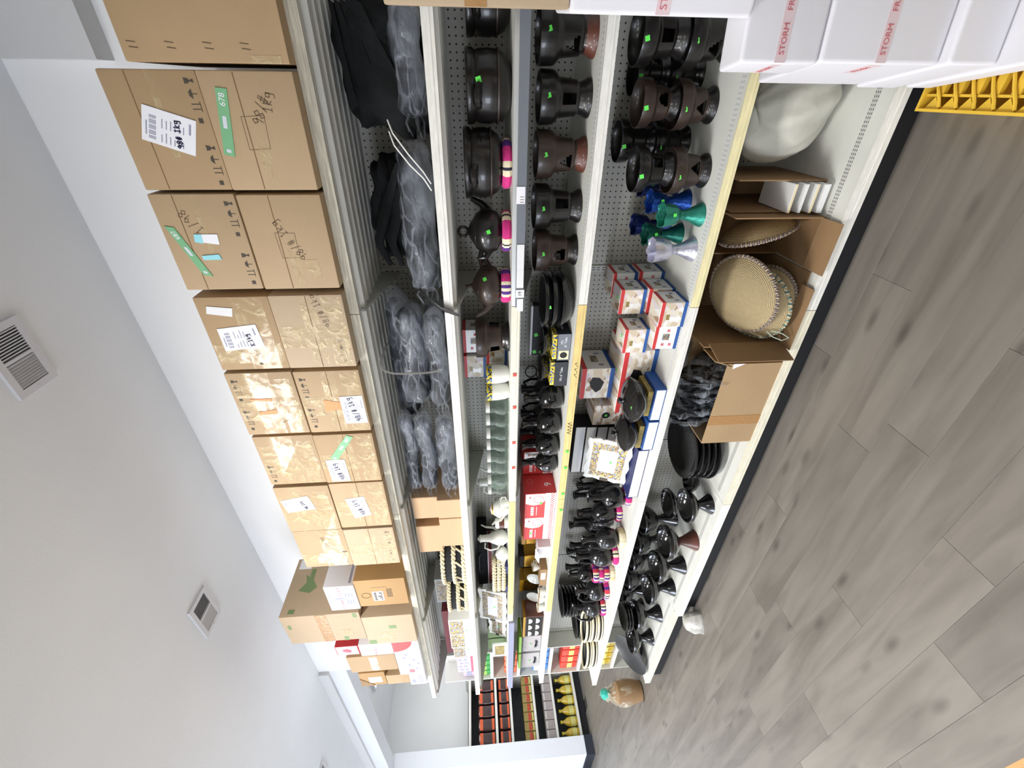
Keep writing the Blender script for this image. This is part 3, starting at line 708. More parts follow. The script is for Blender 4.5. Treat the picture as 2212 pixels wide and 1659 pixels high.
sticker_strip(UP[3][0], [(-1.19, 2.517), (-1.179, 2.441), (-1.204, 2.442), (-1.206, 2.52)], '', *UP[3][1:], material='orange_sticker')
writing(UP[3][0], '1kg 9/8', -.10, .075, .026, .2, 'pencil', -.0004, .002)
sticker_strip(LOW[3][0], [(-1.141, 2.231), (-1.157, 2.162), (-1.193, 2.166), (-1.205, 2.235)], '', *LOW[3][1:], material='orange_sticker')
ship_label(LOW[3][0], [(-1.127, 2.162), (-1.124, 2.064), (-1.276, 2.062), (-1.276, 2.162)], '98/# 1kg', *LOW[3][1:])
handling(UP[3][0], .3, .235); handling(LOW[3][0], .3, .235)
sticker_strip(LOW[4][0], [(-1.345, 2.174), (-1.356, 2.145), (-1.502, 2.246), (-1.485, 2.277)], '887', *LOW[4][1:])
ship_label(LOW[4][0], [(-1.495, 2.300), (-1.495, 2.212), (-1.640, 2.208), (-1.640, 2.298)], '98# 1kg', *LOW[4][1:])
handling(UP[4][0], .3, .235, both=False)
ship_label(UP[5][0], [(-1.762, 2.585), (-1.735, 2.445), (-1.833, 2.424), (-1.853, 2.57)], '98 1kg', *UP[5][1:], flip=True)
ship_label(LOW[5][0], [(-1.778, 2.266), (-1.765, 2.169), (-1.909, 2.151), (-1.931, 2.242)], '98# 1kg', *LOW[5][1:], flip=True)
writing(UP[6][0], '1kg 98', .0, .10, .026, .1, 'pencil', -.0004, .002); handling(LOW[6][0], .3, .03); handling(UP[6][0], .3, .02, both=False)

t, ox, oz = carton('orange-brown carton with a small white label, under the white carton', -2.795, -2.508, 2.056, 2.366, 1.605, .34, 'cardboard_c')
lb = MB().box(-.085, .018, -.0014, 0, .148, .215).build('shipping_label', 'paper', t)
lp = MB()
for q in range(5): lp.box(-.078+.018*q, -.066+.018*q, -.0018, -.0014, .155, .165+.009*(q % 3)); lp.box(-.078+.018*q, -.064+.018*q, -.0018, -.0014, .19, .205)
lp.build('label_printing', 'mark_dark', lb)
MB().lathe([(.026, 0), (.030, 0), (.030, .0008), (.026, .0008)], 20).build('round_mark', 'pencil', t).matrix_local = Matrix.Translation((-.02, -.0002, .255)) @ Matrix.Rotation(PI/2, 4, 'X')
lp = MB()
for q in range(8): lp.box(-.05+.012*q, -.043+.012*q, -.0007, 0, .09, .125); lp.box(.06, .066, -.0007, 0, .12+.012*q, .127+.012*q)
lp.build('printed_marks', 'pencil', t)
t, ox, oz = carton('small white carton with red taped lettering and blue print, on the orange-brown carton', -2.81, -2.546, 2.368, 2.552, 1.60, .30, 'white_carton', name='white_carton', group='cartons at the far end of the top shelf')
for s_, xx in ((-1, -.07), (1, .07)): text_part('STORM', t, 'red_soft', .032, (xx, -.0006, .095))
lp = MB(); lp.box(-.008, .008, -.0006, 0, .075, .135)
for q in range(3): lp.box(-.065, -.012, -.0006, 0, .022+.018*q, .032+.018*q); lp.box(.015, .055, -.0006, 0, .022+.018*q, .032+.018*q)
lp.build('printed_marks', 'print_grey', t); text_part('EXPRESS BOX', t, 'print_grey', .02, (0, -.0006, .163))
MB().rbox(.130, .1325, .02, .28, .02, .035, .0005).build('side_print', 'print_grey', t)
t, ox, oz = carton('largest brown carton with green print, stacked nearest the ceiling', -3.205, -2.862, 2.395, 2.905, 1.607, .43, 'cardboard_d', name='cardboard_carton')
lp = MB()
lp.box(.1715, .1725, .25, .34, .36, .39).box(.1715, .1725, .02, .05, .42, .46).box(-.17, -.12, -.001, 0, .12, .15).box(.115, .165, -.001, 0, .02, .045).box(.02, .07, -.001, 0, .46, .48)
lp.build('green_printing', 'sage', t)
lf = MB().poly([(.20, .32), (.26, .36), (.30, .42), (.24, .40), (.18, .44), (.16, .36)], .1716, .1724, 'YZ').build('leaf_print', 'sage', t)
MB().box(.1715, .1728, .345, .42, .40, .485).build('shipping_label', 'paper', t)
MB().rbox(-.168, .168, -.0012, .0004, .215, .285, .0004).build('packing_tape', 'tape_brown', t)
MB().rbox(-.10, -.03, -.0022, -.001, .08, .15, .0004).build('packing_tape', 'tape', t)
t, ox, oz = carton('pale brown carton with green print, under the largest carton', -3.285, -2.925, 2.056, 2.392, 1.602, .42, 'cardboard_d')
MB().rbox(-.12, -.02, -.0012, .0004, .145, .235, .0004).build('packing_tape', 'tape', t)
lp = MB(); lp.box(-.17, -.12, -.001, 0, .28, .33).box(.02, .06, -.001, 0, .12, .17); lp.build('green_printing', 'sage', t)
G2 = 'cartons at the far end of the top shelf'
t, ox, oz = carton('white and red carton with a red flower print, topmost behind the largest carton', -3.415, -3.292, 2.480, 2.642, 1.607, .34, 'red_carton', name='printed_carton', group=G2)
MB().box(-.058, .058, -.0012, 0, .008, .154).build('white_panel', 'white_carton', t); MB().poly([(-.03, .06), (0, .05), (.03, .08), (.01, .12), (-.02, .10)], -.0012, -.002).build('flower_print', 'pink_print', t)
t, ox, oz = carton('white carton with pink lettering, under the red flower carton', -3.455, -3.292, 2.246, 2.478, 1.607, .34, 'white_carton', name='printed_carton', group=G2)
text_part('FRAGILE', t, 'red_soft', .03, (-.02, -.0008, .12)); MB().rbox(-.01, .05, -.0016, 0, .15, .19, .0004).build('packing_tape', 'tape', t)
t, ox, oz = carton('white carton with a red curved corner and small kitchenware pictures', -3.80, -3.298, 2.056, 2.244, 1.607, .38, 'white_carton', name='printed_carton', group=G2)
MB().poly([(.249, .186)]+[(.249-.13*math.sin(a*PI/16), .186-.14*math.cos(a*PI/16)) for a in range(9)][::1]+[(.12, .186)], -.0012, 0).build('red_corner', 'red_print', t)
lp = MB()
for q, (a, b) in enumerate([(-.1, .10), (-.02, .06), (.06, .11), (-.16, .05), (.02, .13), (-.08, .03)]): lp.poly([(a+.017*math.cos(i*PI/3), b+.012*math.sin(i*PI/3)) for i in range(6)], -.0009, 0)
lp.build('picture_print', 'print_grey', t); MB().box(-.22, -.17, -.0009, 0, .07, .11).build('pink_print', 'red_soft', t)
t, ox, oz = carton('brown carton taped along the middle, on the white kitchenware carton', -3.70, -3.46, 2.246, 2.595, 1.607, .36, 'cardboard_b', [(.05, .9, .38, .55)], name='cardboard_carton', group=G2)
t, ox, oz = carton('reddish brown carton with a taped label, third from the far end corner', -3.955, -3.805, 2.185, 2.362, 1.612, .34, 'cardboard_b', [(.1, .95, .35, .6)], group=G2)
t, ox, oz = carton('small brown carton with a white label, topmost at the far end', -3.945, -3.735, 2.364, 2.56, 1.612, .32, 'cardboard_c', group=G2)
MB().box(-.06, .03, -.0012, 0, .03, .13).build('shipping_label', 'paper', t)
MB().poly([(-.104, .196), (.02, .196), (-.104, .09)], -.004, 0).build('loose_flap', 'cardboard_old', t)
t, ox, oz = carton('white printed carton at the far end, bottom of its stack', -3.985, -3.803, 2.056, 2.183, 1.607, .34, 'white_carton', name='printed_carton', group=G2)
lp = MB()
for q in range(7): lp.box(-.07+.02*q, -.06+.02*q, -.0009, 0, .02, .06)
lp.box(-.06, .0, -.0009, 0, .08, .11); lp.build('printed_marks', 'print_grey', t)
for nm_, m_, x_, h_ in (('green printed tub standing at the far end of the top shelf', 'teal', -4.05, .075), ('white tub beside the green tub at the far end of the top shelf', 'white_gloss', -4.125, .07)):
    t = thing('plastic_tub', nm_, 'tub', (x_, 1.70, 2.053))
    MB().lathe([(0, 0), (.026, 0), (.032, h_-.006), (.030, h_-.006), (.025, .004), (0, .004)], 16).build('cup', m_, t, True)
    MB().lathe([(.034, h_-.008), (.034, h_), (0, h_+.002), (0, h_-.004), (.033, h_-.008)], 16).build('lid', 'white_gloss', t, True)
# ------------------------------------------------------------------ soft goods on the second shelf
Z2, Z3, Z4, Z5, Z6 = 1.6745, 1.3976, 1.1106, .6396, .163
def hsh(*a):
    random.seed(hash(a) & 0xffff); return random.random()
def heap(name, label, cat, c, size, seed, material, folds=7, flat=.25, group=None, spike=None, pw=.55):
    """folded cloth: rounded block whose skin is pressed into long soft folds"""
    rnd = random.Random(seed); ph = [rnd.uniform(0, 6.28) for _ in range(8)]
    mb = MB(); nu, nv = 56, 28; o = 0
    sgn = lambda t, p: math.copysign(abs(t)**p, t)
    for j in range(nv+1):
        b = -PI/2+PI*j/nv
        for i in range(nu):
            a = 2*PI*i/nu
            x = sgn(math.cos(b), pw)*sgn(math.cos(a), pw); y = sgn(math.cos(b), pw)*sgn(math.sin(a), pw); z = sgn(math.sin(b), pw)
            f = 1+.06*math.sin(folds*z*2.2+ph[0]+1.7*x)+.05*math.sin(folds*.7*x+ph[1]+2.5*z)+.04*math.sin(folds*1.7*(z+.4*x)+ph[2]+y*2)+.03*math.sin(11*x-6*z+ph[3])
            if spike: f *= 1+spike*max(0, -x)*max(0, .35-z)
            zz = z*f if z > -.85 else z
            mb.v.append((x*f*size[0]/2, y*f*size[1]/2, (zz*.5+.5)*size[2]))
    for j in range(nv):
        for i in range(nu):
            i2 = (i+1) % nu; mb.f.append((j*nu+i, j*nu+i2, (j+1)*nu+i2, (j+1)*nu+i))
    zmin = min(v[2] for v in mb.v); mb.v = [(x, y, z-zmin) for x, y, z in mb.v]
    t = thing(name, label, cat, c, 0, group)
    mb.build('cloth', material, t, True, 80)
    return t
t = heap('folded_cloth', 'rumpled black cloth heap at the near end of the second shelf', 'cloth', (.06, 1.965, Z2+.0), (.36, .26, .29), 3, 'fabric_black', 6, spike=.35)
mb = MB()
for k in range(5):
    mb.poly([(-.19+.02*k, .05+.05*k), (-.16+.02*k, .045+.055*k), (.16, .20+.022*k), (.17, .23+.018*k), (-.17+.01*k, .085+.05*k)], -.135+.004*k, -.118+.004*k)
mb.build('fold_edge', 'fabric_black', t)
t = heap('folded_cloth', 'folded black cloth with drooping layers, behind the long plastic bag', 'cloth', (-.425, 1.985, Z2), (.40, .22, .275), 8, 'fabric_black', 9, spike=.2)
mb = MB()
for k in range(4):
    pts = [(-.20+.39*i/14, -.128-.012*math.sin(i*.5+k), (.262-.042*k)-.16*abs((i/14-.25))**1.1-.01*k) for i in range(15)]
    mb.tube(pts, [.006+.008*math.sin(PI*(i+.5)/15) for i in range(15)], 6, flat=1.6)
mb.build('fold_edge', 'fabric_black', t, True)

def roll(label, x0, x1, y, z, r_, seed, core='fabric_core', tails=True, flat=1.0, tilt=0, group='cloth goods rolled in clear plastic'):
    """long rolled cloth article inside a wrinkled clear plastic sleeve"""
    rnd = random.Random(seed); n = 40; L = x1-x0
    t = thing('plastic_wrapped_roll', label, 'wrapped roll', ((x0+x1)/2, y, z-r_*flat))
    def path(scale, e0, e1, wob, k):
        pts, rs = [], []
        for i in range(n+1):
            s = e0+(e1-e0)*i/n
            en = max(.16, min(1, (s-e0)/.07+.2, (e1-s)/.10+.2))
            pts.append((-L/2+L*s, .012*math.sin(5*s+seed), r_*flat+tilt*(s-.5)+.006*math.sin(9*s+seed*2)))
            rs.append(r_*scale*en**.5*(1+wob*math.sin(17*s+seed)+wob*math.sin(41*s+seed*3)*.5))
        return pts, rs
    p, rs = path(.90, .03, .93, .025, 0)
    MB().tube(p, rs, 16, flat=flat).build('cloth_core', core, t, True, 80)
    p, rs = path(1.0, 0, 1, .03, 1)
    mb = MB().tube(p, rs, 20, flat=flat)
    mb.v = [(x, yy_*(1.02+.05*math.sin(40*x+zz*90)-.07*abs(math.sin(23*x+60*zz+seed))), zz*(1+.03*math.sin(60*x+yy_*70))) for x, yy_, zz in mb.v]
    mb.build('plastic_sleeve', 'film', t, True, 80)
    if tails:
        for sd in (-1,):
            q = MB()
            for k in range(5):
                a = k*1.25+seed; q.tube([(sd*(L/2-.02), .3*r_*math.cos(a), r_*flat+.3*r_*math.sin(a)), (sd*(L/2+.015), .6*r_*math.cos(a), r_*flat+.6*r_*math.sin(a)), (sd*(L/2+.04+.01*k), .8*r_*math.cos(a+.5), r_*flat*.9+.5*r_*math.sin(a+.5))], [.012, .016, .006], 6, flat=.3)
            q.build('plastic_tail', 'film', t, True, 80)
    return t
roll('crumpled clear plastic bag of black cloth under the near cloth heap', -.085, .225, 1.755, Z2+.060, .054, 1, flat=.9)
rl = roll('long clear plastic bag of black cloth tied with white straps', -.700, -.150, 1.758, Z2+.076, .072, 2, flat=.92)
for dx in (0, .022):
    MB().tube([(.335-dx*1.5, -.062, .13), (.30-dx*1.6, -.085, .115), (.24-dx*1.4, -.098, .07), (.19-dx, -.1, .028), (.15-dx, -.098, .004)], .0085, 8, flat=.3).build('white_strap', 'strap_white', rl, True)
roll('uppermost plastic wrapped roll in the strapped bundle', -1.46, -.745, 1.895, 1.918, .060, 5)
rb = roll('thick middle plastic wrapped roll in the strapped bundle', -1.285, -.755, 1.780, 1.842, .069, 6)
roll('thin front plastic wrapped roll in the strapped bundle', -1.275, -.765, 1.722, Z2+.055, .048, 7)
roll('black roll lying under the strapped bundle', -1.285, -.765, 1.845, Z2+.062, .054, 9, core='fabric_black', tails=False)
sp = MB()
pts = [(.012*math.cos(a), .152*math.copysign(abs(math.cos(a))**.55, math.cos(a)), .162+.155*math.copysign(abs(math.sin(a))**.55, math.sin(a))) for a in [2*PI*i/40 for i in range(40)]]
st = thing('strap_band', 'white plastic strap looped round the wrapped bundle', 'strap', (-1.04, 1.813, Z2+.002))
MB().tube(pts, .006, 8, closed=True, flat=.25).build('band', 'strap_white', st, True)
st = thing('strap_band', 'black strap hanging over the second shelf edge at the first joint', 'strap', (-.735, 1.70, Z2+.002))
MB().tube([(.09, .10, .16), (.06, .03, .11), (.03, -.035, .06), (.0, -.058, .015), (-.02, -.06, -.03), (-.03, -.062, -.06)], .013, 8, flat=.25).build('band', 'strap_black', st, True)
for k, (z, r_, y, d) in enumerate([(1.915, .041, 1.785, 'uppermost of the three'), (1.829, .046, 1.765, 'middle of the three'), (1.7265, .052, 1.748, 'lowest of the three')]):
    roll('plastic wrapped black umbrella, %s beside the small brown boxes' % d, -1.900+.006*k, -1.345, y, z+.004*(3-k), r_, 12+k, group='three wrapped umbrellas')
GB = 'plain small brown boxes'
for (lb, x0, x1, z0, z1, yf) in [('plain small brown box, lower right of four', -2.118, -1.960, Z2, 1.816, 1.722), ('plain small brown box, lower left of four', -2.384, -2.124, Z2, 1.816, 1.722),
                                 ('plain small brown box, upper right of four', -2.142, -1.960, 1.8166, 1.963, 1.75), ('plain small brown box, upper left of four', -2.470, -2.215, 1.8166, 1.966, 1.75)]:
    t = thing('small_box', lb, 'box', ((x0+x1)/2, yf, z0), 0, GB); w_ = x1-x0
    MB().rbox(-w_/2, w_/2, 0, .26, 0, z1-z0, .003).build('body', 'cardboard_plain', t)
    MB().box(-w_/2+.004, w_/2-.004, .128, .132, z1-z0-.0004, z1-z0+.0006).build('flap_seam', 'cardboard_edge', t)
def braid(mb, rx, ry, z, r_, n=46, tw=9):
    """two strands twisted round an oval"""
    for s_ in (0, PI):
        pts = []
        for i in range(n*2):
            a = 2*PI*i/(n*2); p = tw*2*a/1.0+s_
            pts.append(((rx+r_*.6*math.cos(p))*math.cos(a), (ry+r_*.6*math.cos(p))*math.sin(a), z+r_*.8*math.sin(p)))
        mb.tube(pts, r_*.75, 6, closed=True)
    return mb
def braided_basket(label, x, y, rx, ry, h, group='braided black and cream baskets'):
    t = thing('braided_basket', label, 'basket', (x, y, Z2), 0, group)
    MB().lathe([(0, .004), (rx*.9, .004), (rx, .02), (rx, h), (rx*.96, h), (rx*.94, .02), (0, .01)], 40, sy=ry/rx).build('basket_wall', 'basket_black', t, True)
    for z in (.016, h*.5, h-.008): braid(MB(), rx+.006, ry+.006, z+.004, .011).build('braided_band', 'cream_braid', t, True)
    q = MB()
    for a0 in (-2.4, -1.9, -1.2, -.6, .2, 1.2, 2.2): q.tube([((rx+.006)*math.cos(a0+.25*i/5), (ry+.006)*math.sin(a0+.25*i/5), .02+(h*.5-.03)*i/5) for i in range(6)], .007, 6)
    q.build('braided_strut', 'cream_braid', t, True)
    return t
braided_basket('larger black basket with cream braided bands beside the small brown boxes', -2.685, 1.835, .185, .120, .160)
braided_basket('smaller black basket with cream braided bands beside the gift boxes', -3.052, 1.805, .130, .095, .145)
def gift_box(label, x0, x1, z0, z1, yf, depth, panel, body='white_gloss', px=(.06, .70), name='gift_box', cat='box', group='patterned gift boxes on the second shelf', z_=(.08, .92)):
    w_, h = x1-x0, z1-z0; t = thing(name, label, cat, ((x0+x1)/2, yf, z0), 0, group)
    MB().rbox(-w_/2, w_/2, 0, depth, 0, h, .002).build('body', body, t)
    MB().box(-w_/2+w_*px[0], -w_/2+w_*px[1], -.0008, 0, h*z_[0], h*z_[1]).build('picture_panel', panel, t)
    return t
t = thing('storage_box', 'plain light grey box behind the smaller braided basket', 'box', (-3.165, 1.94, Z2))
MB().rbox(-.15, .15, 0, .19, 0, .155, .003).build('body', 'grey_box', t); MB().rbox(-.152, .152, -.002, .192, .128, .157, .003).build('lid', 'grey_box', t)
gift_box('grey edged gift box with a dull mosaic picture, above the braided baskets', -3.325, -3.02, 1.8325, 1.935, 1.90, .17, 'mosaic_dull', 'grey_box', (.04, .96))
t = gift_box('white gift box with a bright mosaic picture and a green sticker', -3.756, -3.325, Z2, 1.848, 1.75, .30, 'mosaic_print', px=(.03, .97), z_=(.36, .96)); sticker(t, (.06, -.001, .042), (0, -1, 0), .012, spin=0)
MB().box(-.004, .004, -.0014, -.0008, .06, .165).build('picture_divider', 'white_gloss', t)
t = gift_box('white gift box with a brown mosaic picture, further left of the bright one', -3.94, -3.765, Z2, 1.838, 1.765, .30, 'mosaic_dull', px=(.03, .97), z_=(.42, .98)); sticker(t, (.03, -.001, .045), (0, -1, 0), .012, spin=0)
t = thing('flat_box', 'flat dark red box lying on the gift boxes', 'box', (-3.80, 1.90, 1.851)); MB().rbox(-.34, .34, 0, .20, 0, .062, .003).build('body', 'dark_red', t); MB().box(-.342, .342, -.002, .202, .034, .064).build('lid', 'dark_red', t)
t = thing('gift_pack', 'lilac gift pack with small pictures at the far end of the second shelf', 'gift pack', (-4.14, 1.80, Z2)); MB().rbox(-.16, .16, 0, .20, 0, .155, .003).build('body', 'lilac', t)
MB().box(-.161, .161, -.001, .201, 0, .035).build('red_band', 'pink_print', t)
lp = MB()
for a in range(5):
    for b in range(2): lp.box(-.13+.06*a, -.105+.06*a, -.0012, 0, .055+.045*b+.01*(a % 2), .085+.045*b+.01*(a % 2))
lp.build('picture_print', 'print_grey', t)

# ------------------------------------------------------------------ clay and porcelain on the third shelf
def woven_ring(t, r_, h, material, z=0, name='woven_ring'):
    pr = [(r_*.52, .0), (r_*.9, 0), (r_, h*.25), (r_, h*.75), (r_*.9, h), (r_*.52, h), (r_*.48, h*.5), (r_*.52, 0)]
    return MB().lathe(pr, 36, (0, 0, 0)).build(name, material, t, True)
def ring_thing(label, x, y, z, r_, h, material, rz=0):
    t = thing('woven_ring', label, 'woven ring', (x, y, z), rz, 'woven ring stands'); woven_ring(t, r_, h, material, name='ring'); return t
def clay_pot(label, x, y, z, r_, h, material='clay_black', st=None):
    t = thing('clay_pot', label, 'pot', (x, y, z), 0, 'dark clay cooking pots')
    MB().lathe([(0, 0), (r_*.55, 0), (r_*.82, h*.10), (r_*.97, h*.30), (r_, h*.5), (r_*.98, h*.72), (r_*.94, h*.80), (r_*1.0, h*.84), (r_*1.03, h*.96), (r_*1.0, h), (r_*.92, h), (r_*.90, h*.82), (r_*.9, h*.3), (r_*.5, h*.06), (0, h*.05)], 44).build('body', material, t, True, 50)
    MB().lathe([(r_*1.012, h*.28), (r_*1.02, h*.30), (r_*1.012, h*.32)], 44).build('groove_band', 'clay_brown', t, True)
    for a in (1.35, PI+1.35):
        c_, s_ = math.cos(a), math.sin(a); nx, ny = -s_, c_
        MB().tube([(r_*.97*c_+nx*d*r_*.3, r_*.97*s_+ny*d*r_*.3, h*.72) if abs(d) == 1 else (r_*(1.18-.1*abs(d))*c_+nx*d*r_*.3, r_*(1.18-.1*abs(d))*s_+ny*d*r_*.3, h*.76) for d in (-1, -.6, 0, .6, 1)], .010, 8).build('lug_handle', material, t, True)
    if st: sticker(t, st, CAMDIR(x, y, z+h*.6), .018)
    return t
t = clay_pot('dark clay cooking pot nearest the near end of the third shelf', .245, 1.95, Z3, .095, .15)
clay_pot('wide dark clay pot with a green price sticker, third shelf near end', .005, 1.865, Z3, .112, .157, st=(.02, -.112, .115))
ring_thing('pink and purple woven ring under the second wide clay pot', -.235, 1.845, Z3, .088, .034, 'weave_purple', 1.0)
clay_pot('wide shiny dark clay pot standing on a woven ring', -.235, 1.845, Z3+.0345, .120, .140)
def jebena(label, x, y, z, r_, h, material, rz=0, lid='cone', neck=.0, group='black clay coffee pots', st=None, spout=True, gloss_neck=False, cat='coffee pot'):
    t = thing('coffee_pot', label, cat, (x, y, z), rz, group)
    hb = h*(1-neck)
    pr = [(0, 0), (r_*.5, 0), (r_*.86, hb*.14), (r_, hb*.40), (r_*.96, hb*.60), (r_*.78, hb*.82)]
    if neck: pr += [(r_*.42, hb*.96), (r_*.27, hb), (r_*.24, h*.85), (r_*.34, h*.94), (r_*.44, h), (r_*.38, h), (r_*.2, h*.9), (0, h*.88)]
    else: pr += [(r_*.62, hb*.86), (r_*.62, hb*.80), (0, hb*.78)]
    MB().lathe(pr, 36).build('body', material, t, True, 55)
    if not neck:
        ld = MB().lathe([(r_*.66, hb*.83), (r_*.66, hb*.86), (r_*.34, hb*1.02), (r_*.12, hb*1.08), (0, hb*1.09)], 32).build('lid', material, t, True)
        if lid == 'loop':
            MB().tube([(.018*math.cos(a), 0, hb*1.08+.02+.02*math.sin(a)) for a in [2*PI*i/14 for i in range(14)]], .006, 8, closed=True).build('lid_loop', material, ld, True)
        else: MB().lathe([(.012, hb*1.06), (.007, hb*1.18), (.005, hb*1.30), (0, hb*1.36)], 14).build('lid_knob', material, ld, True)
    if spout:
        MB().tube([(-r_*.86, 0, hb*.42), (-r_*1.2, 0, hb*.62), (-r_*1.45, 0, hb*.95)], [r_*.22, r_*.16, r_*.11], 10).build('spout', material, t, True)
    top = h*.86 if neck else hb*.66
    pts = [(r_*.25 if neck else r_*.86, 0, top), (r_*.8 if neck else r_*1.25, 0, top+.01), (r_*1.18, 0, top-.25*(top-hb*.45)), (r_*1.22, 0, hb*.55), (r_*.93, 0, hb*.40)]
    MB().tube(pts, r_*.10+.002, 8).build('handle', material, t, True)
    if st: sticker(t, st, (-.2, -1, .3), .015)
    return t
ring_thing('pink and cream woven ring under the loop-lidded clay pot', -.482, 1.83, Z3, .080, .036, 'weave_purple', 2.2)
t = jebena('squat dark clay coffee pot with a loop on its lid', -.482, 1.83, Z3+.0365, .088, .125, 'clay_black', R(205), 'loop', st=None)
sticker(t, (.02, .088, .055), (.2, 1, .1), .015)
ring_thing('pink and cream woven ring under the pointed-lid clay pot', -.715, 1.83, Z3, .076, .040, 'weave_pink', .5)
t = jebena('brown clay coffee pot with a pointed lid knob and a side spout', -.715, 1.83, Z3+.0405, .090, .115, 'clay_brown', R(25), 'cone')
sticker(t, (.02, -.087, .07), (.2, -1, .2), .015)
def brazier(label, x, y, z, r_, h, rz=0, material='clay_black', foot='clay_black', win='tri', group='dark clay braziers', flip=0):
    """bowl on a flaring foot with windows cut in its wall"""
    t = thing('clay_brazier', label, 'brazier', (x, y, z), rz, group)
    def skip(a, zz, j):
        f = (zz/h-.30)/.27
        if not 0 < f < 1: return False
        a = a % (2*PI/3); c_ = PI/3; d = abs(a-c_)
        if win == 'tri': return d < .42*(1-f)+.02
        if win == 'square': return d < .32
        return d < .42*math.sqrt(max(0, 1-f*f))
    n = 11; prof = [(r_*.74, 0), (r_*.735, h*.05), (r_*.63, h*.13), (r_*.56, h*.22)]
    wall = [(r_*(.66+.08*k/n), h*(.27+.33*k/n)) for k in range(n+1)]
    top = [(r_*.78, h*.63), (r_*.93, h*.68), (r_*.985, h*.74), (r_, h*.97), (r_*.985, h), (r_*.95, h), (r_*.93, h*.78), (r_*.80, h*.72), (0, h*.70)]
    MB().lathe(prof[:3]+[(r_*.585, h*.19)], 60).build('foot', foot, t, True)
    MB().lathe([(r_*.585, h*.19)]+[prof[3]]+wall+top, 60, skip=skip).build('bowl', material, t, True, 50)
    inner = [(r_*.5, h*.2)]+[(a-.008, b) for a, b in wall]+[(r_*.7, h*.64)]
    MB().lathe(inner, 60, skip=skip).build('inner_wall', 'clay_inside', t, True)
    return t
brazier('brown clay brazier turned on its rim behind the picture boxes of the third shelf', -.985, 1.86, Z3, .098, .158, 1.0, 'clay_brown', 'clay_black', 'square')

def print_box(label, x0, x1, z0, z1, yf, depth, front='cup', group='white picture boxes with red and blue edges', name='picture_box', green=False, rz=0):
    w_, h = x1-x0, z1-z0; t = thing(name, label, 'box', ((x0+x1)/2, yf, z0), rz, group)
    MB().rbox(-w_/2, w_/2, 0, depth, 0, h, .0015).build('body', 'white_gloss', t)
    e = .0007
    MB().box(-w_/2-e, w_/2+e, -e, depth+e, h*.86, h-.0006).build('red_band', 'red_print', t)
    MB().box(-w_/2-e, w_/2+e, -e, depth+e, .0006, h*.13).build('blue_band', 'blue_print', t)
    MB().box(-w_/2+.004, w_/2-.004, .004, depth-.004, h, h+.0006).build('top_picture', 'photo_print', t)
    if front in ('cup', 'kettle'):
        MB().box(-w_/2+.002, w_/2-.002, -.0009, 0, h*.14, h*.855).build('front_picture', 'photo_print', t)
        if front == 'cup':
            MB().poly([(-w_*.28, h*.60), (-w_*.06, h*.60), (-w_*.10, h*.42), (-w_*.02, h*.24), (-w_*.32, h*.24), (-w_*.24, h*.42)], -.0014, -.0009).build('burner_print', 'white_gloss', t)
            MB().box(-w_*.20, w_*.02, -.0014, -.0009, h*.62, h*.74).build('burner_top_print', 'pack_gold', t)
        else:
            MB().poly([(-.2*w_, h*.36), (.05*w_, h*.28), (.2*w_, h*.44), (.22*w_, h*.66), (.05*w_, h*.74), (-.12*w_, h*.68), (-.3*w_, h*.5)], -.0014, -.0009).build('kettle_print', 'ink_black', t)
    else:
        MB().box(-w_*.1, w_*.16, -.0009, 0, h*.38, h*.66).build('front_picture', 'mosaic_dull', t)
        for a, b in ((-.3, .6), (-.3, .3), (.3, .45)): MB().poly([((a-.07)*w_, (b-.05)*h), ((a+.07)*w_, (b-.05)*h), ((a+.04)*w_, b*h), ((a+.07)*w_, (b+.06)*h), ((a-.07)*w_, (b+.06)*h), ((a-.04)*w_, b*h)], -.0009, 0).build('burner_print', 'red_soft', t)
    # right hand side: small pictures
    MB().box(w_/2, w_/2+.0008, depth*.35, depth*.68, h*.42, h*.64).build('side_picture', 'mosaic_dull', t)
    for a in (.2, .8): MB().box(w_/2, w_/2+.0008, depth*a-.008, depth*a+.008, h*.3, h*.45).build('side_picture', 'print_grey', t)
    if green: sticker(t, (w_*.1, depth*.3, h+.001), (0, 0, 1), .014)
    return t
print_box('small picture box at the back of the third shelf, lower right of four', -1.172, -1.056, Z3, 1.506, 1.935, .12, 'cup')
print_box('small picture box at the back of the third shelf, lower left of four', -1.295, -1.178, Z3, 1.506, 1.955, .12, 'plain')
print_box('small picture box at the back of the third shelf, upper right of four', -1.130, -1.000, 1.508, 1.622, 1.965, .12, 'plain')
print_box('small picture box at the back of the third shelf, upper left of four', -1.272, -1.142, 1.508, 1.622, 1.950, .12, 'cup')
for k, x in enumerate((-1.178, -1.282)):
    t = thing('mug', 'white mug with a patterned rim, %s of two on the third shelf' % ('right' if k == 0 else 'left'), 'mug', (x, 1.83, Z3), 0, 'white mugs with patterned rims')
    MB().lathe([(0, 0), (.036, 0), (.044, .02), (.049, .06), (.0495, .086), (.046, .086), (.044, .03), (0, .006)], 30).build('cup', 'porcelain', t, True)
    MB().lathe([(.0497, .086), (.0505, .113), (.0475, .113), (.046, .086)], 30).build('patterned_rim', 'zigzag_print', t, True)
    MB().tube([(0, .048, .08), (0, .07, .07), (0, .074, .045), (0, .046, .025)], .005, 8).build('handle', 'porcelain', t, True)
gp = None
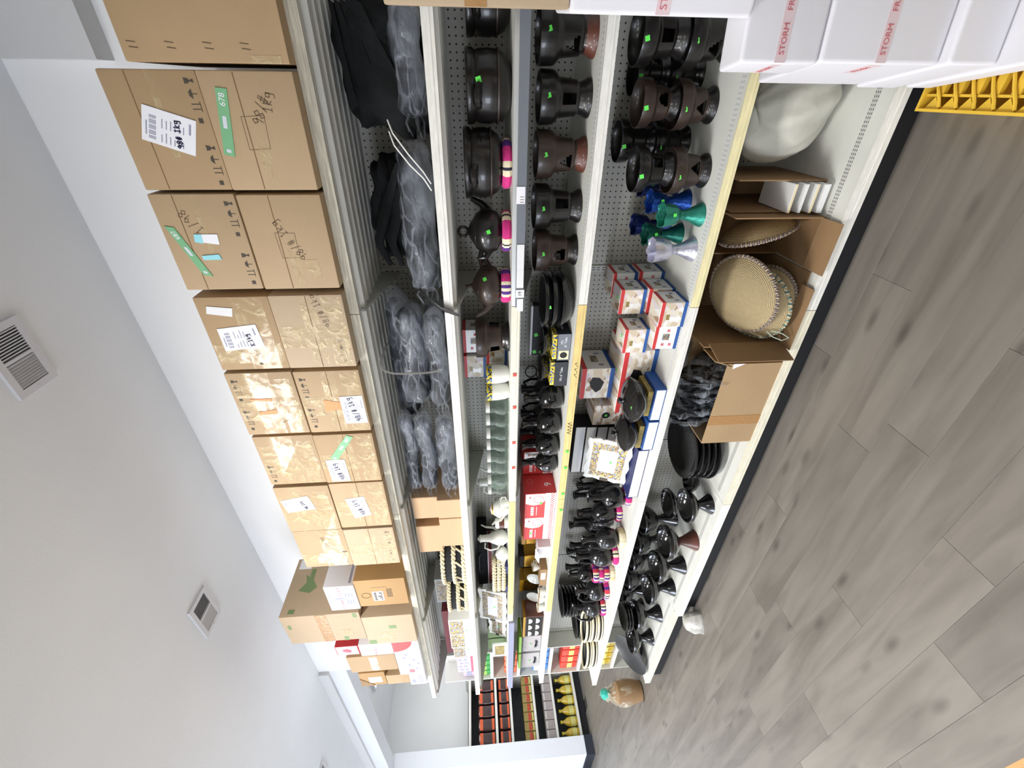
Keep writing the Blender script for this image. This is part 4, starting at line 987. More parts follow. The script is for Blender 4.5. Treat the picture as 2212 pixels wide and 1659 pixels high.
def glass_pitcher(label, x, y, s=1.0, rz=0):
    t = thing('glass_pitcher', label, 'pitcher', (x, y, Z3), rz, 'row of glass pitchers')
    MB().lathe([(0, .002), (.030*s, .002), (.041*s, .02), (.044*s, .040), (.038*s, .064), (.031*s, .075), (.031*s, .118*s), (.034*s, .122*s), (.0325*s, .122*s), (.029*s, .075), (.036*s, .064), (.042*s, .040), (.038*s, .02), (0, .006)], 28).build('glass_body', 'glass', t, True, 70)
    MB().lathe([(.0318*s, .100*s), (.0325*s, .103*s), (.0325*s, .119*s), (.0318*s, .122*s)], 28).build('neck_band', 'white_gloss', t, True)
    MB().tube([(.030*s, 0, .105*s), (.058*s, 0, .098*s), (.063*s, 0, .065*s), (.042*s, 0, .044*s)], .0045, 8).build('handle', 'glass', t, True)
    return t
gp = glass_pitcher('first clear glass pitcher in the row, next to the white mugs', -1.375, 1.82, 1.0, R(70))
for k in range(1, 8): dup(gp, (-1.375-.0885*k, 1.82+.006*(k % 2), Z3), R(70+9*k), '%s clear glass pitcher in the row, counting from the white mugs' % ORD[k])
for k in range(4): dup(gp, (-1.43-.13*k, 1.96, Z3), R(20+30*k), 'clear glass pitcher in the back row, %s from the white mugs' % ORD[k], 'back row of glass pitchers')
def teapot(label, x, y, r_, h, rz=0, tall=False, gold=True, name='teapot', z=None):
    t = thing(name, label, 'teapot', (x, y, Z3 if z is None else z), rz, 'white porcelain tea set')
    pr = [(0, 0), (r_*.6, 0), (r_*.62, h*.03), (r_, h*.28), (r_*.98, h*.5), (r_*.62, h*.78), (r_*.56, h*.84), (0, h*.84)] if not tall else [(0, 0), (r_*.62, 0), (r_, h*.16), (r_*.94, h*.34), (r_*.5, h*.62), (r_*.42, h*.84), (r_*.5, h*.90), (0, h*.9)]
    MB().lathe(pr, 32).build('body', 'porcelain', t, True, 60)
    ld = MB().lathe([(r_*.60, h*.84), (r_*.56, h*.88), (r_*.2, h*.95), (0, h*.955)] if not tall else [(r_*.5, h*.90), (r_*.3, h*.95), (0, h*.96)], 28).build('lid', 'porcelain', t, True)
    MB().lathe([(0, h*.94), (.009, h*.96), (.010, h*.985), (0, h)], 12).build('lid_knob', 'gold' if gold else 'porcelain', ld, True)
    if gold: MB().lathe([(r_*.63, h*.80), (r_*.60, h*.86), (r_*.57, h*.86)], 32).build('gold_rim', 'gold', t, True)
    MB().tube([(-r_*.85, 0, h*.30), (-r_*1.3, 0, h*.45), (-r_*1.45, 0, h*.72), (-r_*1.75, 0, h*.86)], [r_*.24, r_*.17, r_*.12, r_*.09], 10).build('spout', 'porcelain', t, True)
    MB().tube([(r_*.6, 0, h*.74), (r_*1.2, 0, h*.76), (r_*1.5, 0, h*.58), (r_*1.35, 0, h*.34), (r_*.92, 0, h*.26)], r_*.085+.001, 8).build('handle', 'porcelain', t, True)
    return t
teapot('tall white porcelain coffee pot behind the glass pitchers', -2.05, 1.93, .055, .19, R(200), True, False, 'coffee_pot')
teapot('white porcelain teapot with a gold rim by the second shelf joint', -2.15, 1.80, .058, .118, R(75))
t = thing('cup', 'small white cup with a looped handle beside the gold rimmed teapot', 'cup', (-2.045, 1.752, Z3)); MB().lathe([(0, 0), (.02, 0), (.03, .03), (.034, .052), (.031, .052), (.026, .02), (0, .005)], 24).build('bowl', 'porcelain', t, True); MB().tube([(.03, 0, .045), (.05, 0, .042), (.05, 0, .02), (.028, 0, .016)], .0035, 8).build('handle', 'porcelain', t, True)
t = thing('spice_jar', 'short white jar with a brown label left of the gold rimmed teapot', 'jar', (-2.275, 1.79, Z3)); MB().lathe([(0, 0), (.032, 0), (.034, .01), (.034, .075), (.026, .082), (0, .083)], 24).build('body', 'porcelain', t, True); MB().lathe([(.0345, .025), (.0345, .058)], 24).build('jar_label', 'clay_red', t, True)
teapot('tall white porcelain pot with a long curved spout', -2.475, 1.83, .052, .20, R(250), True, False, 'coffee_pot')
teapot('small round white porcelain pot left of the long-spouted one', -2.60, 1.79, .050, .085, R(80), False, False)
t = thing('braided_tray', 'white braided tray stack beside the round porcelain pot', 'tray', (-2.855, 1.815, Z3))
MB().rbox(-.16, .16, -.06, .07, 0, .02, .004).build('base', 'navy', t)
for z in (.03, .062, .094): braid(MB(), .165, .075, z, .011).build('braided_band', 'cream_braid', t, True)
MB().lathe([(.15, .0), (.155, .10), (.150, .10), (.145, .0)], 36, sy=.45).build('tray_wall', 'basket_black', t, True)
t = thing('gift_box', 'white box with a red stripe behind the braided tray stack', 'box', (-2.95, 1.93, Z3)); MB().rbox(-.21, .21, 0, .16, 0, .135, .002).build('body', 'white_carton', t); MB().box(-.211, .211, -.001, .161, .105, .13).build('red_band', 'dark_red', t); MB().box(-.211, .211, -.001, .161, .0, .02).build('blue_band', 'navy', t)
t = thing('black_case', 'long black case lying on the white striped box', 'case', (-2.87, 1.97, Z3+.136)); MB().rbox(-.305, .305, -.04, .12, 0, .072, .014, 3).build('body', 'fabric_black', t, True); MB().tube([(-.1, -.045, .05), (-.08, -.06, .06), (.08, -.06, .06), (.1, -.045, .05)], .006, 8).build('handle', 'strap_black', t, True)
def photo_tray(label, x, y, z, w_, h, lean, rz, group, panel='mosaic_print', wavy=True):
    """serving tray with wavy rim, mosaic border and blank middle, leaning back"""
    t = thing('serving_tray', label, 'tray', (x, y, z), rz, group)
    m = Matrix.Rotation(-lean, 4, 'X')
    pts = []
    for i in range(48):
        s = i/48*4; k = int(s); f = s-k; wv = .006*math.sin(f*PI*6) if wavy else 0
        a, b = [(-w_/2+w_*f, -wv), (w_/2+wv, h*f), (w_/2-w_*f, h+wv), (-w_/2-wv, h-h*f)][k]
        pts.append((a, b))
    parts = [MB().poly(pts, 0, .012).build('rim', 'white_gloss', t),
             MB().box(-w_/2+.028, w_/2-.028, -.001, .001, .028, h-.028).build('mosaic_border', panel, t),
             MB().box(-w_/2+.075, w_/2-.075, -.0016, .001, .07, h-.07).build('blank_middle', 'paper', t),
             MB().rbox(-w_/2-.004, -w_/2+.022, -.002, .002, h*.40, h*.60, .001).build('handle_slot', 'mark_dark', t),
             MB().tube([(w_/2-.004, -.004, h*.3), (w_/2+.012, -.012, h*.4), (w_/2+.014, -.012, h*.6), (w_/2-.004, -.004, h*.7)], .006, 8).build('handle', 'white_gloss', t, True),
             MB().obox((0, -.0022, h*.42), (.014, .001, .014)).build('price_sticker', 'price_green', t)]
    for o in parts: o.matrix_local = m
    return t
photo_tray('white serving tray with a mosaic border leaning on the third shelf', -3.275, 1.775, Z3+.009, .41, .215, R(18), 0, 'white serving trays', 'mosaic_dull')
t = photo_tray('second white serving tray leaning behind on the third shelf', -3.66, 1.83, Z3+.009, .30, .145, R(22), 0, 'white serving trays', 'mosaic_dull')
for k, (x, z) in enumerate(((-3.92, 0), (-4.11, 0))):
    t = thing('green_box', 'sage green box, %s of two at the far end of the third shelf' % ('right' if k == 0 else 'left'), 'box', (x, 1.93, Z3), 0, 'sage green boxes'); MB().rbox(-.085, .085, 0, .15, 0, .155, .003).build('body', 'sage', t); MB().box(-.0865, .0865, -.0015, .1515, .12, .157).build('lid', 'sage', t)
t = thing('wall_frame', 'white square picture frame left of the leaning trays', 'frame', (-3.87, 1.76, Z3+.001)); f = MB(); f.box(-.1, .1, 0, .014, 0, .02).box(-.1, .1, 0, .014, .10, .12).box(-.1, -.08, 0, .014, .02, .1).box(.08, .1, 0, .014, .02, .1); f.build('frame', 'white_gloss', t); MB().box(-.08, .08, .006, .010, .02, .10).build('picture', 'pack_gold', t)
# ------------------------------------------------------------------ fourth shelf: braziers, pans, coffee pots, red boxes
bz = [(.155, 1.87, .088, .195, 'tri', 'clay_black', 'clay_red', .0, 'nearest the near end'), (-.024, 1.875, .086, .185, 'square', 'clay_black', 'clay_black', .5, 'second from the near end'),
      (-.207, 1.87, .086, .188, 'tri', 'clay_brown', 'clay_red', .2, 'with a reddish foot, third from the near end'), (-.396, 1.87, .088, .188, 'square', 'clay_black', 'clay_black', .9, 'fourth from the near end'),
      (-.575, 1.87, .088, .178, 'round', 'clay_brown', 'clay_black', .45, 'with a round window, fifth from the near end')]
for (x, y, r_, h, win, m_, f_, rz, d) in bz:
    t = brazier('dark clay brazier on the fourth shelf, ' + d, x, y, Z4, r_, h, rz-PI/3, m_, f_, win)
    q = t.rotation_euler.z; n = Matrix.Rotation(-q, 3, 'Z') @ Vector((.1, -1, .1)); n.normalize()
    sticker(t, n*r_*.985+Vector((0, 0, h*.86-n.z*r_)), n, .015)
def dish(t, r_, h, z, name='dish', material='black_gloss', rim=.012, seg=40):
    return MB().lathe([(0, z), (r_*.55, z), (r_*.80, z+h*.35), (r_, z+h*.85), (r_*1.0, z+h), (r_*.95, z+h), (r_*.78, z+h*.5), (r_*.5, z+h*.2), (0, z+h*.18)], seg).build(name, material, t, True, 50)
def dish_thing(label, x, y, z, r_, h, group, cat='dish', name='black_dish', material='black_gloss', st=False):
    t = thing(name, label, cat, (x, y, z), 0, group); dish(t, r_, h, 0, 'bowl', material)
    MB().lathe([(r_*.50, 0), (r_*.54, -.0), (r_*.54, .006), (r_*.5, .006)], 32).build('foot_ring', material, t, True)
    if st: sticker(t, (.1*r_, -r_*.93, h*.7), (.1, -1, .3), .014)
    return t
G4 = 'stacked black platters on the fourth shelf'
for k, (z, r_, h, d) in enumerate([(0, .128, .062, 'bottom'), (.040, .126, .062, 'middle'), (.080, .122, .055, 'top')]):
    dish_thing('deep black platter, %s of the stack beside the round-windowed brazier' % d, -.797, 1.85, Z4+z, r_, h, G4, material='black_ceramic', st=(k == 2))
for k, (x, d) in enumerate(((-1.005, 'right'), (-1.162, 'left'))):
    t = thing('pan_box', 'dark grey box lettered Taba with a pan picture, %s of two' % d if k == 0 else 'dark box lettered Taba without a picture, left of two', 'box', (x, 1.77+.01*k, Z4), 0, 'pan boxes')
    MB().rbox(-.070, .070, 0, .17, 0, .064, .001).build('body', 'black_box', t)
    if k == 0:
        MB().box(-.070, .070, -.0008, 0, .002, .062).build('front_panel', 'rail_grey', t)
        MB().box(-.064, -.018, -.0014, -.0008, .008, .056).build('pan_picture', 'foam_cream', t); MB().poly([(-.041+.017*math.cos(i*PI/5), .032+.018*math.sin(i*PI/5)) for i in range(10)], -.0018, -.0014).build('pan_print', 'ink_black', t)
        text_part('1Pc\n6" Taba', t, 'paper', .017, (.028, -.0012, .034)); text_part('VOLIS', t, 'paper', .013, (.0706, .07, .034), (PI/2, 0, PI/2))
    else: text_part('1Pc 6" Taba', t, 'paper', .017, (0, -.0012, .032))
    t = thing('patterned_box', 'flat yellow and blue patterned box on the %s pan box' % d, 'box', (x, 1.775+.01*k, Z4+.0645), 0, 'patterned boxes'); MB().rbox(-.066, .066, 0, .15, 0, .020, .001).build('body', 'zigzag_print', t)
    dish_thing('black clay pan resting on the %s patterned box' % d, x, 1.85+.01*k, Z4+.085, .077, .042, 'black clay pans')
t = thing('upright_box', 'thin white box standing behind the pan boxes', 'box', (-1.03, 1.99, Z4)); MB().rbox(-.14, .14, 0, .05, 0, .165, .002).build('body', 'white_carton', t); MB().box(-.141, .141, -.001, .051, .10, .155).build('dark_band', 'ink_black', t); sticker(t, (-.02, -.0012, .135), (0, -1, 0), .018); sticker(t, (-.12, -.0012, .14), (0, -1, 0), .018)
t = thing('metal_trivet', 'thin black wire trivet with two rings behind the pans', 'trivet', (-1.265, 1.975, Z4))
for a, z in ((0, .155), (-.012, .095)): MB().tube([(.036*math.cos(q)+a, 0, z+.030*math.sin(q)) for q in [2*PI*i/24 for i in range(24)]], .0035, 6, closed=True).build('ring', 'ink_black', t, True)
MB().box(-.03, .03, -.01, .01, 0, .068).build('post', 'ink_black', t)
for k, (x, r_, h) in enumerate(((-1.335, .066, .205), (-1.505, .068, .21), (-1.665, .066, .21), (-1.80, .062, .205))):
    jebena('shiny black coffee pot on the fourth shelf, %s from the pan boxes' % ORD[k], x, 1.83, Z4, r_, h, 'black_gloss', R(95+8*k), neck=.36, group='shiny black coffee pots in front')
for k, x in enumerate((-1.40, -1.575, -1.72)):
    jebena('shiny black coffee pot in the fourth shelf back row, %s from the pan boxes' % ORD[k], x, 2.01, Z4, .064, .20, 'black_gloss', R(80), neck=.36, group='shiny black coffee pots at the back')
def red_box(label, x0, x1, z1, yf, side9=False, n=1, dp=.26):
    w_, h = x1-x0, z1-Z4; t = thing('red_mug_box', label, 'box', ((x0+x1)/2, yf, Z4), 0, 'red and white mug boxes')
    MB().rbox(-w_/2, w_/2, 0, dp, 0, h, .0015).build('body', 'red_print', t)
    e = .0008
    MB().box(-w_/2, w_/2, -e, 0, .002, h*.34).build('white_band', 'white_gloss', t)
    MB().box(-w_/2, w_/2, -2*e, -e, .010, h*.17).build('checker_band', 'checker', t)
    for k in range(n):
        c_ = -w_/2+w_*(k+.5)/n; s = w_/n
        pn = MB().poly([(c_+s*.48, h*.98), (c_+s*.48, h*.35), (c_+s*.20, h*.35), (c_+s*.06, h*.48), (c_+s*.02, h*.72), (c_+s*.10, h*.98)], -e, 0).build('white_panel', 'white_gloss', t)
        cr = MB().lathe([(s*.13, 0), (s*.145, 0), (s*.145, .0006), (s*.13, .0006), (s*.13, 0)], 24); cr.v = [(c_+s*.27+x, -e-zz, h*.56+y) for x, y, zz in cr.v]; cr.build('mug_print', 'red_soft', t)
        MB().poly([(c_+s*.34, h*.80), (c_+s*.40, h*.86), (c_+s*.30, h*.86)], -2*e, -e).build('crown_print', 'red_print', t)
        q = MB()
        for a in range(5): q.box(c_-s*.40+a*s*.075, c_-s*.345+a*s*.075, -e, 0, h*.70, h*.80)
        q.box(c_-s*.40, c_-s*.05, -e, 0, h*.60, h*.62); q.build('printed_lines', 'white_carton', t)
    if side9: text_part('9', t, 'paper', .06, (w_/2+.0006, .07, h*.22), (PI/2, 0, PI/2)); q = MB().lathe([(.016, 0), (.020, 0), (.020, .0006), (.016, .0006), (.016, 0)], 18); q.v = [(w_/2+zz+.0002, .10+x, h*.8+y) for x, y, zz in q.v]; q.build('ring_print', 'red_soft', t)
    return t
red_box('red and white mug box half hidden behind the shiny black coffee pots', -1.985, -1.80, 1.295, 1.918, dp=.2)
t = red_box('long red and white mug box with two printed panels and a digit on its end', -2.428, -1.995, 1.298, 1.765, True, 2); sticker(t, (.13, -.002, .09), (0, -1, 0), .014, spin=.6); sticker(t, (-.15, -.002, .145), (0, -1, 0), .014, spin=0)
t = thing('white_carton', 'small blank white carton with an open flap beside the long red mug box', 'box', (-2.60, 1.78, Z4)); MB().rbox(-.06, .06, 0, .10, 0, .085, .002).build('body', 'white_carton', t); MB().obox((.0, -.022, .09), (.10, .05, .003), Matrix.Rotation(R(25), 3, 'X')).build('flap', 'white_carton', t)
t = thing('corrugated_box', 'brown corrugated box under loose white cups', 'box', (-2.93, 1.80, Z4)); MB().rbox(-.10, .10, 0, .12, 0, .05, .002).build('body', 'cardboard_old', t); MB().box(-.02, .06, -.001, 0, .012, .045).build('paper_label', 'paper', t)
def cup(label, x, y, z, r_, h, rz=0, gold=True):
    t = thing('coffee_cup', label, 'cup', (x, y, z), rz, 'small white cups'); MB().lathe([(0, 0), (r_*.5, 0), (r_*.55, h*.06), (r_*.9, h*.5), (r_, h), (r_*.93, h), (r_*.8, h*.4), (0, h*.12)], 24).build('bowl', 'porcelain', t, True)
    MB().tube([(r_*.93, 0, h*.85), (r_*1.5, 0, h*.8), (r_*1.5, 0, h*.45), (r_*.85, 0, h*.38)], .003, 6).build('handle', 'porcelain', t, True)
    if gold: MB().lathe([(r_*1.005, h*.9), (r_*1.015, h), (r_*.98, h)], 24).build('gold_rim', 'gold', t, True)
    return t
cup('white cup lying nearest the red mug box on the corrugated box', -2.88, 1.86, Z4+.051, .032, .05, .4)
cup('white cup standing between the corrugated box and the saucers', -3.10, 1.79, Z4, .036, .055, 1.2)
cup('white cup left of the first standing cup on the fourth shelf', -3.20, 1.80, Z4, .036, .055, .3)
cup('white cup standing in front of the gold tins', -3.29, 1.78, Z4, .034, .058, 2.0)
for k, (x, y) in enumerate(((-3.13, 1.93), (-3.33, 1.90))):
    t = thing('saucer', 'white saucer leaning upright behind the cups, %s' % ('nearer the corrugated box' if k == 0 else 'nearer the boxed cup set'), 'saucer', (x, y, Z4+.062), 0, 'upright saucers'); o = MB().lathe([(0, 0), (.03, 0), (.062, .012), (.060, .014), (.03, .004), (0, .004)], 28).build('plate', 'porcelain', t, True); o.matrix_local = Matrix.Rotation(R(72), 4, 'X')
for k, (x, y, w_, h) in enumerate(((-2.74, 1.99, .10, .17), (-3.02, 2.0, .14, .18), (-3.38, 2.02, .16, .17))):
    t = thing('gold_tin', 'gold tin at the back of the fourth shelf, %s from the red boxes' % ORD[k], 'tin', (x, y, Z4), 0, 'gold tins'); MB().rbox(-w_/2, w_/2, 0, .11, 0, h*.8, .004).build('body', 'gold', t, True); MB().rbox(-w_/2-.002, w_/2+.002, -.002, .112, h*.8, h, .004).build('lid', 'amber' if k != 1 else 'clay_inside', t)
t = thing('cup_set_box', 'clear fronted boxed cup set with a gold top', 'box', (-3.555, 1.775, Z4)); MB().rbox(-.15, .15, 0, .14, 0, .142, .002).build('body', 'clay_red', t); MB().box(-.152, .152, -.002, .142, .143, .160).build('gold_lid', 'gold', t); MB().box(-.14, .14, -.0010, 0, .006, .136).build('window_panel', 'clay_inside', t)
for a in range(3):
    for b in range(2): MB().poly([(-.10+.095*a+.034*math.cos(q*PI/8), .060+.058*b-.030*math.sin(q*PI/8)) for q in range(9)], -.006, -.001).build('boxed_cup', 'porcelain', t)
for k, x in enumerate((-3.84, -4.13)):
    t = thing('clear_pack', 'clear plastic tableware pack with a lime green card, %s of two' % ('right' if k == 0 else 'left'), 'pack', (x, 1.775, Z4), 0, 'clear tableware packs'); MB().rbox(-.13, .13, 0, .16, 0, .165, .003).build('shell', 'clear_plastic', t); MB().box(-.125, .125, .004, .10, .004, .150).build('contents', 'pack_grey', t)
    MB().box(-.131, .131, -.001, .162, .166, .186).build('header_card', 'pack_lime', t); MB().poly([(-.06, .04), (.06, .04), (.06, .055), (.04, .055), (.03, .03), (-.03, .03), (-.04, .055), (-.06, .055)], -.0012, 0).build('picture_print', 'pack_dark', t); sticker(t, (.0, -.002, .09), (0, -1, 0), .014, spin=0)

# ------------------------------------------------------------------ fifth shelf
st5 = [(.152, 1.855, .092, .168, 'front row, nearest the white cartons'), (-.042, 1.880, .084, .145, 'front row, middle'), (-.256, 1.815, .084, .145, 'front row, beside the coloured burners'), (.055, 2.045, .084, .135, 'back row, nearer the white cartons'), (-.180, 2.045, .084, .150, 'back row, nearer the coloured burners')]
for k, (x, y, r_, h, d) in enumerate(st5):
    a = brazier('lower dark clay brazier of a stacked pair, ' + d, x, y, Z5, r_, h, -PI/3+.4*k, 'clay_brown' if k in (1, 2) else 'clay_black', 'clay_black', 'tri', 'stacked clay braziers')
    b = brazier('upper dark clay brazier of a stacked pair, ' + d, x+.004, y, Z5+h*.995+.0005, r_*.97, h*.97, -PI/3+.5+.3*k, 'clay_brown' if k == 1 else 'clay_black', 'clay_black', 'round' if k % 2 else 'square', 'stacked clay braziers')
    for q in (a, b):
        n = Matrix.Rotation(-q.rotation_euler.z, 3, 'Z') @ Vector((-.15, -1, .1)); n.normalize()
        sticker(q, n*r_*.98+Vector((0, 0, h*.9-n.z*r_)), n, .015)
def burner(label, x, y, h, material, st=True, rz=0):
    t = thing('incense_burner', label, 'burner', (x, y, Z5), rz, 'shiny coloured incense burners'); s = h/.16
    MB().lathe([(0, 0), (.046*s, 0), (.044*s, .006), (.033*s, .03), (.021*s, .058), (.018*s, .076), (.020*s, .088), (0, .088)], 32).build('stem', material, t, True, 60)
    wob = lambda a, j, rr, z: (rr*(1+(.022*math.sin(a*7) if j in (3, 4, 5) else 0)), z+(.0028*math.sin(a*7+1) if j in (3, 4, 5) else 0))
    MB().lathe([(0, .086), (.020*s, .088), (.038*s, .108), (.047*s, h-.008), (.048*s, h), (.044*s, h-.001), (.034*s, .115), (0, .108)], 42, wob=wob).build('cup', material, t, True, 60)
    if st: sticker(t, (.01, -.046*s, .125), (.1, -1, .1), .012)
    return t
burner('teal green shiny burner standing at the front', -.408, 1.757, .162, 'foil_green')
burner('silver shiny burner standing at the front, lowest of the coloured group', -.546, 1.757, .175, 'foil_silver', False)
burner('bright blue shiny burner behind the teal one', -.385, 1.90, .165, 'foil_blue')
burner('dark green shiny burner behind the silver one', -.520, 1.90, .160, 'foil_dark_green')
burner('deep blue shiny burner at the back of the coloured group', -.515, 2.045, .165, 'foil_navy', False)
burner('dark blue shiny burner touching the stacked braziers', -.345, 2.04, .165, 'foil_navy')
print_box('picture box at the front corner beside the silver burner', -.862, -.746, Z5, .755, 1.672, .122, 'cup')
print_box('picture box with a plain white front, left of the front corner box', -.982, -.866, Z5, .752, 1.688, .120, 'plain')
print_box('picture box in the second row behind the front corner box', -.858, -.742, Z5, .762, 1.815, .122, 'cup')
print_box('picture box in the second row behind the white fronted one', -.990, -.872, Z5, .747, 1.815, .122, 'cup')
print_box('picture box at the back of the shelf behind the silver burner', -.830, -.715, Z5, .765, 1.960, .122, 'plain')
print_box('upper picture box with a gold lidded burner picture, right of two', -.872, -.752, .7635, .884, 1.836, .122, 'cup', green=True)
print_box('upper picture box with a gold lidded burner picture, left of two', -1.030, -.908, .7535, .868, 1.745, .122, 'cup', green=True)
print_box('upper picture box at the back against the pegboard', -.845, -.725, .7665, .885, 1.975, .122, 'plain')
print_box('large picture box with a black kettle print, lower of two', -1.46, -1.075, Z5, .815, 1.835, .24, 'kettle', green=True)
print_box('large picture box with a black kettle print, on top at the back', -1.427, -1.232, .8165, .995, 1.930, .20, 'kettle')
t = thing('picture_box', 'narrow picture box with a red ribbon print behind the black dishes', 'box', (-1.545, 1.92, Z5)); MB().rbox(-.07, .07, 0, .2, 0, .26, .002).build('body', 'photo_print', t); MB().box(-.0705, .0705, -.001, 0, .08, .10).build('red_ribbon', 'red_print', t); MB().poly([(.0+.022*math.cos(i*PI/5), .19+.024*math.sin(i*PI/5)) for i in range(10)], -.0016, 0).build('pan_print', 'ink_black', t); sticker(t, (.0, -.002, .19), (0, -1, 0), .014)
def flat_box(label, x0, x1, z0, z1, yf, depth, edge='navy', group='flat white boxes with blue edges'):
    w_, h = x1-x0, z1-z0; t = thing('flat_box', label, 'box', ((x0+x1)/2, yf, z0), 0, group)
    MB().rbox(-w_/2, w_/2, 0, depth, 0, h, .001).build('body', edge, t)
    MB().poly([(-w_/2+.005, .005), (w_/2-.005, .005), (w_/2-.005, h-.005), (-w_/2+.005, h-.005)], -.0008, 0).build('end_panel', 'white_gloss', t)
    MB().poly([(-w_/2+.012, .006), (w_/2-.012, .006), (w_/2-.04, h*.5), (-w_/2+.04, h*.5)], -.0014, -.0008).build('end_flap', 'white_carton', t)
    return t
flat_box('flat white box with blue edges under the larger black dish', -1.388, -1.196, Z5, .694, 1.665, .165, 'blue_print')
flat_box('flat white box with blue edges under the smaller black dish', -1.586, -1.392, Z5, .698, 1.66, .165, 'blue_print')
flat_box('long flat white box with dark edges under the leaning tray', -1.986, -1.612, Z5, .702, 1.688, .225, 'navy')
for k, (x, z, r_, dd) in enumerate(((-1.290, .6985, .113, 'larger'), (-1.506, .7025, .098, 'smaller'))):
    t = thing('patterned_box', 'flat olive patterned box under the %s black dish' % dd, 'box', (x, 1.665, z), 0, 'yellow patterned boxes'); MB().rbox(-.075, .075, .01, .16, 0, .026, .001).build('body', 'pack_gold', t)
    dish_thing('%s black lidded dish, lower bowl' % dd, x, 1.718, z+.0265, r_, .062, 'black dishes on the fifth shelf')
    t = thing('dish_lid', '%s black dish lid with a knob%s' % (dd, ' and a green sticker' if k == 0 else ''), 'lid', (x, 1.718, z+.0895), 0, 'black dish lids'); MB().lathe([(r_*1.02, 0), (r_*1.02, .008), (r_*.8, .026), (r_*.4, .040), (0, .044)], 40).build('dome', 'black_gloss', t, True); MB().lathe([(.012, .042), (.010, .05), (.018, .058), (.014, .066), (0, .068)], 18).build('knob', 'black_gloss', t, True)
    if k == 0: sticker(t, (.015, -.090, .022), (.1, -1, 1.1), .018)
photo_tray('white serving tray with a bright mosaic border leaning on the long flat box', -1.785, 1.745, .7090, .33, .245, R(20), R(-4), 'white serving trays')
for k in range(5): flat_box('flat white box with dark edges at the back, %s from the bottom of its stack' % ORD[k], -2.078+.004*k, -1.690+.003*k, Z5+.068*k, Z5+.0675+.068*k, 1.985, .125, 'ink_black', 'stacked flat white boxes at the back')
t = thing('serving_board', 'thin wooden board lying behind the long flat box', 'board', (-1.80, 1.945, Z5)); MB().rbox(-.17, .17, 0, .035, 0, .085, .002).build('board', 'orange_wood', t); MB().box(-.17, .17, .0, .002, .085, .09).build('edge', 'ink_black', t)
GJ = 'black clay coffee pots with necks on the fifth shelf'
fr = [(-2.10, 1.80, .070, .225, 'weave_pink', 'right behind the leaning tray'), (-2.335, 1.875, .074, .25, 'weave_pink', 'second in the front group'), (-2.430, 1.740, .070, .235, 'weave_cream', 'on the cream ring'), (-2.680, 1.785, .078, .25, 'weave_purple', 'left of the cream ring pot'),
      (-3.122, 1.795, .080, .205, 'weave_stripe', 'left of the ring stack'), (-3.340, 1.785, .078, .21, 'weave_stripe', 'nearest the black plates')]
for k, (x, y, r_, h, wv, d) in enumerate(fr):
    rh = .036 if k != 2 else .042
    ring_thing('woven ring under the necked black coffee pot ' + d, x, y, Z5, r_*.92, rh, wv, .7*k)
    jebena('necked black clay coffee pot ' + d, x, y, Z5+rh+.0005, r_, h, 'black_ceramic', R(100+25*k), neck=.38, group=GJ)
for k in range(4): ring_thing('woven ring, %s from the bottom of the stack of four' % ORD[k], -2.868+.004*(k % 2), 1.770, Z5+.0385*k, .066, .038, ['weave_cream', 'weave_stripe', 'weave_pink', 'weave_stripe'][k], 1.1*k)
jebena('small necked black clay coffee pot on the stack of four woven rings', -2.868, 1.770, Z5+.1545, .055, .165, 'black_ceramic', R(120), neck=.38, group=GJ)
bk = [(-2.20, 2.0), (-2.36, 2.055), (-2.53, 1.97), (-2.69, 2.06), (-2.82, 1.98), (-2.98, 2.04), (-3.14, 2.01)]
for k, (x, y) in enumerate(bk): jebena('necked black clay coffee pot in the back row, %s from the leaning tray' % ORD[k], x, y, Z5, .070, .275, 'black_ceramic', R(90+20*k), neck=.38, group='black clay coffee pots in the back row')
for k in range(9): dish_thing('black clay plate, %s from the bottom of the tall plate stack' % ORD[k], -3.62+.004*math.sin(k*2), 2.005, Z5+.030*k, .130, .042, 'tall stack of black plates', 'plate', 'black_plate', 'black_ceramic')
def oval_tray(label, x, y, z, rx, ry, h, tilt=0):
    t = thing('rimmed_tray', label, 'tray', (x, y, z), 0, 'black trays with cream rims')
    a = MB().lathe([(0, .002), (rx*.9, .002), (rx, .01), (rx, h), (rx*.97, h), (rx*.95, .012), (0, .008)], 44, sy=ry/rx).build('tray_wall', 'basket_black', t, True)
    b = MB().tube([(rx*math.cos(q), ry*math.sin(q), h) for q in [2*PI*i/44 for i in range(44)]], .0095, 8, closed=True).build('cream_rim', 'cream_braid', t, True)
    c_ = MB().tube([(rx*.98*math.cos(q), ry*.98*math.sin(q), .008) for q in [2*PI*i/44 for i in range(44)]], .006, 8, closed=True).build('cream_base', 'cream_braid', t, True)
    if tilt:
        for o in (a, b, c_): o.matrix_local = Matrix.Translation((0, 0, .0)) @ Matrix.Rotation(tilt, 4, 'Y')
    return t
for k in range(3): oval_tray('round black tray with a cream rim, %s of three' % ('bottom', 'middle', 'top')[k], -3.60, 1.765, Z5+.003+.047*k, .165, .085, .036)
for k in range(2): oval_tray('round black tray with a cream rim, %s of the two nearest the shelf end' % ('lower', 'upper')[k], -4.02, 1.755, Z5+.003+.047*k, .19, .088, .036)
for k in range(4): dish_thing('black clay plate, %s from the bottom of the short plate stack' % ORD[k], -4.0+.003*k, 2.0, Z5+.030*k, .13, .040, 'short stack of black plates', 'plate', 'black_plate', 'black_ceramic')

